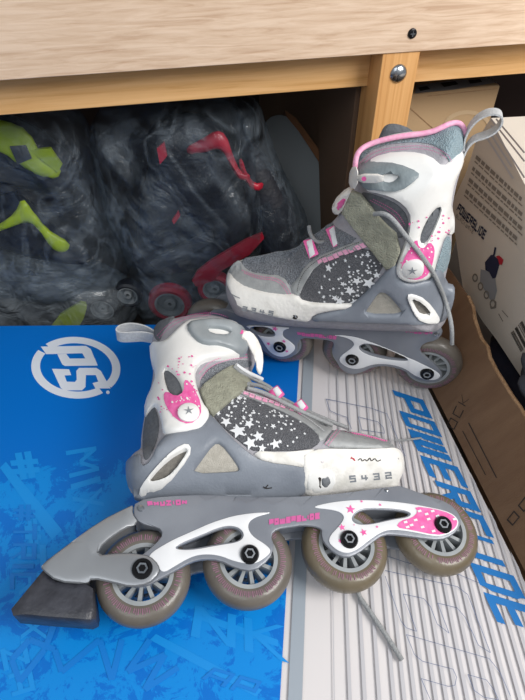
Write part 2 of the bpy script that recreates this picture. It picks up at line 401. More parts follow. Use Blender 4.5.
# ------------------------------------------------------------------ stroke lettering (pixel quad -> plane)
G = {'H': [(0,0,0,1),(1,0,1,1),(0,.5,1,.5)], 'U': [(0,1,0,0),(0,0,1,0),(1,0,1,1)], 'P': [(0,0,0,1),(0,1,1,1),(1,1,1,.45),(1,.45,0,.45)], 'O': [(0,0,1,0),(1,0,1,1),(1,1,0,1),(0,1,0,0)], 'W': [(0,1,0,0),(0,0,1,0),(1,0,1,1),(.5,0,.5,1)],
 'E': [(0,0,0,1),(0,0,1,0),(0,.5,.85,.5),(0,1,1,1)], 'R': [(0,0,0,1),(0,1,1,1),(1,1,1,.5),(1,.5,0,.5),(.45,.5,1,0)], 'S': [(0,0,1,0),(1,0,1,.5),(1,.5,0,.5),(0,.5,0,1),(0,1,1,1)],
 'L': [(0,1,0,0),(0,0,1,0)], 'I': [(.5,0,.5,1)], 'D': [(0,0,.85,0),(.85,0,1,.15),(1,.15,1,.85),(1,.85,.85,1),(.85,1,0,1),(0,1,0,0)], 'T': [(0,1,1,1),(.5,0,.5,1)],
 'C': [(1,1,0,1),(0,1,0,0),(0,0,1,0)], 'K': [(0,0,0,1),(0,.5,1,1),(.2,.55,1,0)], '#': [(.3,0,.4,1),(.7,0,.8,1),(0,.35,1,.35),(0,.68,1,.68)], 'A': [(0,0,0,1),(0,1,1,1),(1,1,1,0),(0,.45,1,.45)],
 'B': [(0,0,0,1),(0,1,.8,1),(.8,1,.8,.5),(0,.5,1,.5),(1,.5,1,0),(1,0,0,0)], 'X': [(0,0,1,1),(0,1,1,0)], 'V': [(0,1,.5,0),(.5,0,1,1)], 'M': [(0,0,0,1),(0,1,.5,.4),(.5,.4,1,1),(1,1,1,0)],
 'N': [(0,0,0,1),(0,1,1,0),(1,0,1,1)], 'G': [(1,1,0,1),(0,1,0,0),(0,0,1,0),(1,0,1,.5),(1,.5,.5,.5)], 'Z': [(0,1,1,1),(1,1,0,0),(0,0,1,0)],
 '2': [(0,1,1,1),(1,1,1,.5),(1,.5,0,.5),(0,.5,0,0),(0,0,1,0)], '3': [(0,1,1,1),(1,1,1,0),(1,0,0,0),(.2,.5,1,.5)], '4': [(0,1,0,.4),(0,.4,1,.4),(.75,1,.75,0)],
 '5': [(1,1,0,1),(0,1,0,.55),(0,.55,1,.55),(1,.55,1,0),(1,0,0,0)], '8': [(0,0,1,0),(1,0,1,1),(1,1,0,1),(0,1,0,0),(0,.5,1,.5)], '0': [(0,0,1,0),(1,0,1,1),(1,1,0,1),(0,1,0,0)], 'o': [(0,0,1,0),(1,0,1,.8),(1,.8,0,.8),(0,.8,0,0)]}
def strokes(ch, t, tx=None):
    """unit-cell quads of a glyph; t = half thickness vertically, tx horizontally"""
    tx = tx or t; out = []
    for x0, y0, x1, y1 in G[ch]:
        x0, x1 = (tx+x*(1-2*tx) for x in (x0, x1)); y0, y1 = (t+y*(1-2*t) for y in (y0, y1))
        if abs(y1-y0) < 1e-6: a, b = min(x0, x1), max(x0, x1); out.append([(a-tx, y0-t), (b+tx, y0-t), (b+tx, y0+t), (a-tx, y0+t)])
        elif abs(x1-x0) < .12: out.append([(x0-tx, y0), (x0+tx, y0), (x1+tx, y1), (x1-tx, y1)])
        else: out.append([(x0-tx, y0), (x0+tx, y0), (x1+tx, y1), (x1-tx, y1)])
    return out
def lettering(text, b0, b1, c0, c1, t=.13, tx=None, gap=.2, widths=None, spans=None):
    """pixel polygons of a word: baseline b0->b1, cap line c0->c1 (bilinear)"""
    b0, b1, c0, c1 = (np.array(x, float) for x in (b0, b1, c0, c1)); n = len(text)
    ws = widths or [.45 if ch == 'I' else (1.25 if ch in 'WM' else 1) for ch in text]; tot = sum(ws)+gap*(n-1); x = 0; out = []
    for i, ch in enumerate(text):
        s0, s1 = (x/tot, (x+ws[i])/tot); x += ws[i]+gap
        if spans: s0, s1 = spans[i]
        if ch == ' ': continue
        tw = (tx or t)*(1/ws[i])
        for q in strokes(ch, t, min(tw, .3) if ch != 'I' else .3):
            poly = []
            for a, b in q:
                s = s0+a*(s1-s0); B = b0+(b1-b0)*s; Cc = c0+(c1-c0)*s; poly.append(tuple(B+(Cc-B)*b))
            out.append(poly)
    return out
def onto(pl, polys, off=0., F=None): return [pl.outline(p, off, F) for p in polys]
def line_polys(path, w_):
    out = []
    for (x0, y0), (x1, y1) in zip(path[:-1], path[1:]):
        L = math.hypot(x1-x0, y1-y0)
        if L < 1e-9: continue
        nx, ny = -(y1-y0)/L*w_/2, (x1-x0)/L*w_/2
        out.append([(x0+nx, y0+ny), (x1+nx, y1+ny), (x1-nx, y1-ny), (x0-nx, y0-ny)])
    return out
def zz(pts, x0, y0, s): return [(x0+a/s, y0+b/s) for a, b in pts]

# ================================================================== THE ROOM
FZ = -.11
struct(link('floor', [(-1.5, -1.2, FZ), (1.5, -1.2, FZ), (1.5, 1.45, FZ), (-1.5, 1.45, FZ)], [(0, 1, 2, 3)], 'floor', None, False))
struct(box('wall_back', (0, 1.47, .6), ((1.5, 0, 0), (0, .02, 0), (0, 0, .72)), 'dark_wall', None, 0))

# ================================================================== SHELF UNIT
SY = math.radians(13); sx = np.array([math.cos(SY), math.sin(SY), 0]); sn = np.array([math.sin(SY), -math.cos(SY), 0])   # sn faces the camera
SP = Plane((.14, .60, 0), sx, sn)          # plane of the post's front face; e2 is +z
shelf = thing('shelf_unit', tuple(SP.w(0, 0, FZ)), 'pine framed wooden shelf with pale oak board across the top', 'shelf')
def sbox(name, a0, a1, z0, z1, n0, n1, m, parent=shelf, bevel=.001):
    c = SP.w((a0+a1)/2, (z0+z1)/2, (n0+n1)/2); return box(name, c, (SP.e1*(a1-a0)/2, SP.n*(n1-n0)/2, np.array([0, 0, (z1-z0)/2])), m, parent, bevel)
zb = SP.to2(262, 62.5, .002)[1]
bd = sbox('top_board', -.75, .75, zb, zb+.16, -.016, .002, 'oak_laminate')
zr = SP.to2(200, 99.5, -.03)[1]
rail = sbox('rail', -.75, .75, zr, zb+.02, -.06, -.03, 'pine_rail')
pa0 = SP.to2(378, 90, 0)[0]; pa1 = SP.to2(413.5, 90, 0)[0]
post = sbox('post', pa0, pa1, FZ, zb+.03, -.046, 0, 'pine_post')
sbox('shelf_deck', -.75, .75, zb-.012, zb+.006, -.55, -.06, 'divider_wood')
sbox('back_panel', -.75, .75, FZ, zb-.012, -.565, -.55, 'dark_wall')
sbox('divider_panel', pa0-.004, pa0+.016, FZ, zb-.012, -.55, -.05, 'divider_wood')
sc_ = SP.to2(413, 34, .004); lathe('screw', SP, sc_, [(.0001, .002), (.0048, .002), (.0044, .0032), (.003, .0038), (.0001, .0038)], 'bolt_black', bd, 20, False)
decal('screw_recess', SP, [[(sc_[0]-.0025, sc_[1]-.0005), (sc_[0]+.0025, sc_[1]-.0005), (sc_[0]+.0025, sc_[1]+.0005), (sc_[0]-.0025, sc_[1]+.0005)],
      [(sc_[0]-.0005, sc_[1]-.0025), (sc_[0]+.0005, sc_[1]-.0025), (sc_[0]+.0005, sc_[1]+.0025), (sc_[0]-.0005, sc_[1]+.0025)]], .0038, 'steel', bd)
bc = SP.to2(399.5, 74.5, .003); lathe('bolt_head', SP, bc, [(.0001, 0), (.0092, 0), (.0088, .0012), (.0065, .003), (.003, .0042), (.0001, .0045)], 'steel', post, 28, False)

# ================================================================== THE BLUE AND WHITE CARTON
CX = [(-.46, .553), (.181, .562), (.248, .112), (-.46, .095)]
carton = thing('carton', (-.1, .33, FZ), 'large flat blue and white carton printed with lettering, carrying both skates', 'box')
slab('carton_body', FLAT, CX, FZ, 0, 'paper_white', carton, r=.0015)
zo = .0002
bound = [FLAT.to2(301.2, 326), FLAT.to2(298.5, 372), FLAT.to2(286.4, 590), FLAT.to2(279.7, 703)]
bx1 = (bound[0][0]+.0008, .558); bx2 = (bound[-1][0]-.0005, .106)
blue = solid('blue_panel', FLAT, [(-.4585, .5515), bx1]+bound+[bx2, (-.4585, .0965)], [], .00025, .00005, 'carton_blue', carton)
def fl(polys, off=0.): return onto(FLAT, polys, off)
# stripes: the wide grey one beside the blue, then the narrow fan
st = []
def stripe(x0, y0, x1, y1, w0, w1): st.append([(x0, y0), (x0+w0, y0), (x1+w1, y1), (x1, y1)])
wide = [[(305, 328), (314.6, 328), (302.0, 702), (288, 702)]]
decal('wide_stripe', FLAT, fl(wide), .0001, 'stripe_wide', carton)
xn_ = [333.5, 348, 362.6, 377, 391.5]; xt_ = [329.5, 337, 346.7, 356, 365]
for k_ in range(20): xn_.append(xn_[-1]+10.4); xt_.append(xt_[-1]+5.6)
for i, (xt, x) in enumerate(zip(xt_, xn_)):
    w1 = (1.2, 3.6, 4, 4)[min(i, 3)]; w0 = w1*.42; dx = (x-xt)/308.
    stripe(xt-dx*60, 325, x+dx*12, 705, w0*.8, w1)
EL = lambda y: 435.7+(y-403)*.512      # right edge of the carton in the photo
def clipx(p):                         # keep marks on the lid
    out = []
    n = len(p)
    f = lambda q: q[0]-EL(q[1])+1.2
    for i in range(n):
        a, b = p[i], p[(i+1) % n]; fa, fb = f(a), f(b)
        if fa <= 0: out.append(a)
        if (fa < 0 < fb) or (fb < 0 < fa): t = fa/(fa-fb); out.append((a[0]+(b[0]-a[0])*t, a[1]+(b[1]-a[1])*t))
    return out
def clipped(ps): return [q for q in (clipx(p) for p in ps) if len(q) > 2]
decal('fan_stripes', FLAT, fl(clipped(st)), .0001, 'stripe_grey', carton)
ys = [(389, 408), (410.5, 426), (428.5, 451), (455, 476), (479, 500), (503, 525), (528, 543), (546, 557), (562, 588), (592, 622)]
sp = [((a-389)/233, (b-389)/233) for a, b in ys]
let = lettering('POWERSLIDE', (389, 389), (497, 622), (423, 400), (545, 637), t=.09, tx=.145, spans=sp, widths=[1]*10)
decal('blue_lettering', FLAT, fl(clipped(let)), .0005, 'print_blue', carton)
ol = []
for pth in ([(0, 60), (60, 230), (80, 255), (118, 268), (68, 128), (145, 145), (170, 175), (195, 240), (240, 275), (197, 162), (270, 180), (300, 215), (350, 320), (395, 348), (310, 130), (270, 100), (0, 40)],
            [(470, 510), (430, 420), (390, 370), (80, 280), (110, 355), (140, 380), (255, 410), (268, 440), (262, 470), (240, 475), (135, 445), (170, 525)],
            [(310, 430), (380, 450), (410, 490), (425, 525), (370, 515), (335, 490), (310, 430)]): ol += line_polys(zz(pth, 385, 560, 3.75), .55)
for pth in ([(460, 290), (380, 105), (310, 80), (115, 40), (130, 90), (160, 105), (205, 120), (225, 170)], [(255, 118), (340, 140), (365, 165), (370, 190), (270, 175), (255, 118)]): ol += line_polys(zz(pth, 300, 390, 4.375), .5)
for pth in ([(0, 400), (120, 440), (230, 470)], [(330, 480), (520, 560)]): ol += line_polys(zz(pth, 380, 470, 4.77), .5)
decal('outline_lettering', FLAT, fl(clipped(ol)), .0003, 'outline_ink', carton)
# emblem: ring with two slanted letters
ring_o = [(75.9+44.5*math.cos(a)-2*math.sin(a), 367.9-30.9*math.sin(a)) for a in np.linspace(0, 2*math.pi, 72, endpoint=False)]
ring_i = [(76.2+36.0*math.cos(a)-2*math.sin(a), 367.6-24.2*math.sin(a)) for a in np.linspace(0, 2*math.pi, 72, endpoint=False)]
rp = []
for i in range(72):
    j = (i+1) % 72; ang = i*5
    if 128 <= ang <= 140 or 305 <= ang <= 318: continue
    rp.append([ring_o[i], ring_o[j], ring_i[j], ring_i[i]])
ZE = lambda p: zz(p, 25, 330, 5.25)
Pp = [ZE([(83, 88), (320, 84), (345, 100), (355, 122), (112, 128)]), ZE([(300, 121), (354, 121), (370, 160), (318, 153)]), ZE([(170, 128), (217, 126), (236, 152), (192, 174)]), ZE([(192, 172), (236, 151), (367, 150), (382, 188), (210, 190), (196, 182)])]
Sp = [ZE([(142, 205), (232, 207), (243, 238), (208, 240), (220, 272), (262, 274), (272, 262), (270, 215), (285, 200), (375, 200), (398, 215), (450, 308), (370, 308), (355, 280), (385, 272), (372, 238), (320, 238), (318, 300), (300, 318), (205, 318), (188, 305)])]
decal('emblem', FLAT, fl(rp+Pp+Sp+[circle((107.9, 392.5), 1.8, 12)]), .0004, 'logo_white', carton)
# pale graffiti words on the blue
gl = []
for txt, b0, b1, c0, c1 in (('MIX', (62, 452), (72, 520), (100, 446), (108, 505)), ('TRIX', (14, 545), (18, 640), (46, 545), (50, 640)), ('#', (22, 520), (24, 546), (42, 518), (44, 544)),
        ('NK', (190, 640), (290, 668), (196, 602), (284, 622)), ('#', (5, 455), (12, 482), (40, 450), (44, 476)), ('ZA', (0, 650), (10, 698), (26, 640), (36, 690))):
    decal('graffiti_word', FLAT, fl(lettering(txt, b0, b1, c0, c1, t=.1)), .0022, 'graffiti_light', carton)
gl = [[(0, 468), (6, 462), (62, 530), (52, 540)], [(150, 640), (156, 634), (262, 690), (256, 697)], [(200, 620), (204, 614), (278, 640), (278, 647)]]
gd = line_polys([(60, 610), (45, 650), (20, 682), (12, 660), (30, 640), (55, 650), (62, 672), (100, 640), (112, 680), (122, 640)], 6)
gd += line_polys([(150, 640), (128, 672), (165, 655), (145, 690), (178, 668)], 6)
decal('graffiti_word', FLAT, fl(lettering('AP', (200, 680), (252, 700), (214, 668), (262, 682), t=.09)), .0044, 'graffiti_dark', carton)
decal('graffiti_word', FLAT, fl(lettering('#TRIC', (12, 505), (10, 590), (38, 505), (36, 590), t=.09)), .0044, 'graffiti_dark', carton)
decal('pale_streaks', FLAT, fl([[q for q in p] for p in gl]), .0011, 'graffiti_light', carton)
decal('scrawl', FLAT, fl(gd), .0033, 'graffiti_dark', carton)

# ================================================================== SKATES
def wheel(pl, c, parent, tyre='tyre', R=.038, ticks=True, rot=0., pink='print_pink'):
    t = lathe('wheel', pl, c, [(.0235, -.010), (.0265, -.0112), (.031, -.0108), (.0345, -.0085), (R-.0006, -.0045), (R, 0), (R-.0006, .0045), (.0345, .0085), (.031, .0108), (.0265, .0112), (.0235, .010)], tyre, parent, 64)
    # core: outer ring, spokes, hub
    verts = []; faces = []
    def ringm(r0, r1, z, k=48):
        s = len(verts)
        for i in range(k):
            a = 2*math.pi*i/k
            for r, h in ((r0, -z), (r1, -z), (r1, z), (r0, z)): verts.append(pl.w(c[0]+r*math.cos(a), c[1]+r*math.sin(a), h))
        for i in range(k):
            j = (i+1) % k
            for q in range(4): faces.append((s+i*4+q, s+j*4+q, s+j*4+(q+1) % 4, s+i*4+(q+1) % 4))
    ringm(.0212, .0245, .0105); ringm(.004, .0100, .0100)
    for i in range(12):
        a = rot+2*math.pi*i/12; s = len(verts); u = np.array([math.cos(a), math.sin(a)]); v = np.array([-u[1], u[0]])
        for h in (-.0075, .0075):
            for r, ww in ((.0095, -.0013), (.0215, -.0017), (.0215, .0017), (.0095, .0013)): q = u*r+v*ww; verts.append(pl.w(c[0]+q[0], c[1]+q[1], h))
        faces.extend(box_faces(s))
    link('wheel_core', verts, faces, 'core_grey', t)
    if ticks:
        tp = []
        for i in range(110):
            a = 2*math.pi*i/110; da = .012 if i % 2 else .008; r0, r1 = .0266, .0312 if i % 3 else .0300
            if random.random() < .12: continue
            tp.append([(c[0]+r*math.cos(x), c[1]+r*math.sin(x)) for r, x in ((r0, a-da), (r1, a-da), (r1, a+da), (r0, a+da))])
        decal('tread_print', pl, tp, .0110, 'tick_pink', t)
    lathe('axle_bolt', pl, c, [(.0001, -.021), (.0078, -.021), (.0078, .0205), (.0068, .0222), (.0048, .0222), (.0045, .0205), (.0001, .0205)], 'bolt_black', t, 24, False)
    lathe('bolt_ring', pl, c, [(.0030, .0222), (.0044, .0222), (.0044, .0212), (.0030, .0212)], 'digit_grey', t, 6)
    return t
def place_stars(pl, poly_px, H, n, lift, parent, big=(), m='star_white', bias=None, rmin=.0008, rmax=.0022):
    P = pl.outline(poly_px, 0, H); A = np.array(P); mn, mx = A.min(0), A.max(0); out = []; sh = inside
    tries = 0
    while len(out) < n and tries < 6000:
        tries += 1; q = mn+(mx-mn)*np.random.rand(2)
        if not inside([q], P)[0] or dist_poly([q], [P])[0] < .0022: continue
        if bias is not None and random.random() > bias(q, mn, mx): continue
        r = rmin+(rmax-rmin)*random.random()**2; out.append(star(q, r, random.random()*6) if r > .0013 else circle(q, r, 8))
    for (u, v, rp_) in big:
        q = pl.outline([(u, v)], 0, H)[0]; out.append(star(q, rp_, random.random()*6, .45))
    return decal('star_print', pl, out, lift, m, parent, H, .0004)
np.random.seed(3)
def skate(S):
    pl = S['plane']; root = thing('inline_skate', S['loc'], S['label'], 'inline skate')
    B = S['body']; body2 = pl.outline(chaikin(pad(B, S['boff']), 2), 0)
    H = Field(body2, S['T'], S['R'])
    # -- wheels
    cs = [pl.to2(u, v, .021) for u, v in S['bolts']]
    if len(cs) == 3: cs.append((2*cs[2][0]-cs[1][0], 2*cs[2][1]-cs[1][1]))
    for i, c in enumerate(cs): wheel(pl, c, root, S['tyres'][i], rot=.2*i)
    # -- chassis: two side plates joined by a bridge
    ch = chaikin(S['chassis'], 1); o2 = pl.outline(ch, .018); holes = [pl.outline(chaikin(h, 2), .018) for h in S['slots']]
    cz = slab('chassis', pl, o2, .0135, .018, 'chassis_grey', root, holes, r=.0016, grid=.012)
    slab('chassis_back_plate', pl, o2, -.018, -.0135, 'chassis_grey', cz, holes, r=.0016, grid=.012)
    slab('chassis_bridge', pl, pl.outline(S['bridge'], .016), -.0134, .0134, 'chassis_grey', cz)
    for pnl, hh in S['panels']:
        slab('white_panel', pl, pl.outline(chaikin(pnl, 2), .0185), .0178, .0190, 'panel_white', cz, [pl.outline(chaikin(h, 2), .0185) for h in hh], r=.0006)
    if S.get('pinkpanel'): decal('pink_flames', pl, [pl.outline(p, .019) for p in S['pinkpanel']], .0191, 'pink', cz); decal('flame_specks', pl, [pl.outline(p, .019) for p in S['specks']], .0195, 'panel_white', cz)
    decal('pink_lettering', pl, [pl.outline(p, .018) for p in S['chtext']], .0182, 'print_pink', cz)
    decal('heel_lettering', pl, [pl.outline(p, .018) for p in S['chtext2']], .0182, 'print_pink', cz)
    decal('pink_stars', pl, [star(pl.to2(u, v, .019), r, .3+u) for u, v, r in S['chstars']], .0192, 'pink', cz)
    for u, v, r in S['rivets']:
        lathe('rivet', pl, pl.to2(u, v, .018), [(.0001, .0175), (r, .0175), (r*.8, .0195), (.0001, .0200)], 'steel', cz, 16, False)
    # -- boot body
    fb = solid('boot_body', pl, body2, [], lambda V, d: H(V), lambda V, d: -H(V)*pl.kb, 'liner_grey', root, .0036, .0008, sharp=70)
    def W(name, pts, lift, m, holes=(), par=root, both=True, r=.0018, k=1, grid=.0033, edge=.55):
        return wrap(name, pl, pl.outline(chaikin(pts, k), 0, lambda P: H(P)+lift), H, lift, m, par, [pl.outline(chaikin(h, 1), 0, lambda P: H(P)+lift) for h in holes], r, grid, both, 0., edge)
    if 'toemesh' in S: W('toe_mesh', S['toemesh'], .0012, 'toe_mesh', k=1, r=.0006)
    sm_ = W('side_mesh', S['mesh'], .0010, 'dark_mesh', k=1, r=.0006)
    place_stars(pl, S['mesh'], H, 90, .0012, sm_, S['bigstars'], bias=S['bias'])
    W('side_band', S['band'], .0022, 'leather_silver', k=1, r=.0010)
    W('toe_leather', S['toeleather'], .0022, 'leather_silver', k=1, r=.0010)
    def line_on(name, path, wpx, m, lift, par, dash=0):
        pp = chaikin(path, 2, False); ps = line_polys(pp, wpx)
        if dash:
            # resample into stitches
            L = [0]
            for a, b in zip(pp[:-1], pp[1:]): L.append(L[-1]+math.dist(a, b))
            ps = []; s = 0
            def at(x):
                for i in range(len(L)-1):
                    if L[i+1] >= x: t = (x-L[i])/(L[i+1]-L[i]+1e-9); return (pp[i][0]+(pp[i+1][0]-pp[i][0])*t, pp[i][1]+(pp[i+1][1]-pp[i][1])*t)
                return pp[-1]
            while s < L[-1]: ps += line_polys([at(s), at(min(s+dash*.65, L[-1]))], wpx); s += dash
        return decal(name, pl, [pl.outline(p, 0, lambda P: H(P)+lift) for p in ps], lift, m, par, H, .0003)
    for path, m, d in S['stitch']: line_on('stitching', path, .55, m, .0034, fb, d)
    for poly in S['bandtext']: decal('band_lettering', pl, [pl.outline(p, 0, lambda P: H(P)+.0022) for p in poly], .0024, 'pale_pink', fb, H)
    for pts, m, lift in S['linerparts']: W('liner_panel', pts, lift, m, k=2, r=.0015)
    # -- toe cap
    tc = W('toe_cap', S['toecap'], .0052, 'worn_white', r=.003)
    W('sole_strip', S['strip'], .0040, 'worn_white', par=tc, r=.0015, k=1) if S.get('strip') else None
    decal('size_numbers', pl, [pl.outline(p, 0, lambda P: H(P)+.0052) for p in S['digits']], .0055, 'digit_grey', tc, H)
    for p, l0, m in S['capbits']: W('size_lever', p, l0, m, par=tc, both=False, r=.001, k=1, grid=.002)
    for path, m in S['scribble']: line_on('scribble', path, .9, m, .0056, tc)
    # -- shell
    sh = W('shell', S['shell'], .0068, 'grey_plastic', S['shellholes'], r=.004, k=1)
    for p, m in S['inserts']: W('shell_insert', p, .0028, m, par=sh, r=.001)
    for p, h in S['rims']: W('eye_rim', p, .0088, 'white_plastic', [h], par=sh, r=.0012, edge=.88, grid=.0022)
    if S.get('shellmark'): line_on('arrow_mark', S['shellmark'], 1.0, 'ink', .0069, sh)
    # -- velcro strap
    vs = zslab('velcro_strap', pl, S['velcro'], .006, 'velcro', root, 0) if len(S['velcro'][0]) == 3 else W('velcro_strap', S['velcro'], .0062, 'velcro', r=.0012, k=0, both=False, edge=.8)
    if S.get('velcrotip'):
        W('strap_tip', S['velcrotip'], .0085, 'worn_white', par=vs, both=False, r=.001, k=1); W('tip_badge', S['velcropink'], .0100, 'pink', par=vs, both=False, r=.0008, k=1, grid=.002)
    # -- cuff
    cf = W('cuff', S['cuff'], .0085, 'white_plastic', [S['oval']], r=.004)
    W('cuff_vent', [((x-S['ovc'][0])*1.15+S['ovc'][0], (y-S['ovc'][1])*1.1+S['ovc'][1]) for x, y in S['oval']], .0045, 'liner_dark', par=cf, r=.001, grid=.003)
    decal('pink_print', pl, [pl.outline(p, 0, lambda P: H(P)+.0085) for p in S['cuffpink']], .0087, 'pink', cf, H)
    specks = []
    A = np.array(S['cuffpinkbox'], float)
    for i in range(70):
        q = A[0]+(A[1]-A[0])*np.random.rand(2); s = .5+random.random()*.9; specks.append([(q[0]+s*math.cos(a), q[1]+s*math.sin(a)) for a in (0, 1.3, 2.9, 4.4)])
    pk = S['cuffpink'][0]
    ins = [p for p in specks if inside([p[0]], pk)[0]]; outs = [p for p in specks if not inside([p[0]], pk)[0] and inside([p[0]], S['cuff'])[0] and not inside([p[0]], [((x-S['ovc'][0])*1.4+S['ovc'][0], (y-S['ovc'][1])*1.2+S['ovc'][1]) for x, y in S['oval']])[0]]
    decal('white_specks', pl, [pl.outline(p, 0, lambda P: H(P)+.0085) for p in ins], .0090, 'white_plastic', cf, H)
    decal('pink_specks', pl, [pl.outline(p, 0, lambda P: H(P)+.0085) for p in outs], .0088, 'pink', cf, H)
    pc = pl.outline([S['pivot'][:2]], 0, lambda P: H(P)+.0095)[0]; hz = float(H([pc])[0])+.0085; r = S['pivot'][2]
    pv = lathe('pivot_cap', pl, pc, [(.0001, hz-.004), (r, hz-.004), (r, hz+.0022), (r*.82, hz+.0034), (.0001, hz+.0042)], 'white_plastic', cf, 32, False)
    decal('cap_mark', pl, [star(pc, r*.5, .5, .3)], hz+.0042, 'digit_grey', cf)
    # -- buckle
    bk = W('buckle', S['buckle'], .0140, S['bm'], [S['bucklehole']], r=.003, both=False, edge=.7)
    zslab('ratchet_tip', pl, S['tip'], .003, 'worn_white', bk)
    if S.get('tip2'): zslab('tip_end', pl, S['tip2'], .003, 'worn_white', bk)
    decal('tip_mark', pl, [pl.outline(line, S['tipz']) for line in S['tipmark']], S['tipz'], 'pink', bk)
    if S.get('strapband'): W('buckle_strap', S['strapband'], .0120, 'worn_white', r=.002)
    S['H'] = H; S['root'] = root; S['fb'] = fb
    return root
mat('grey_buckle', '#737d82', .5, '#7f898d', 60, .3, 400)
mat('silver_buckle', '#8b9296', .35, '#999fa3', 60, .1, 400)

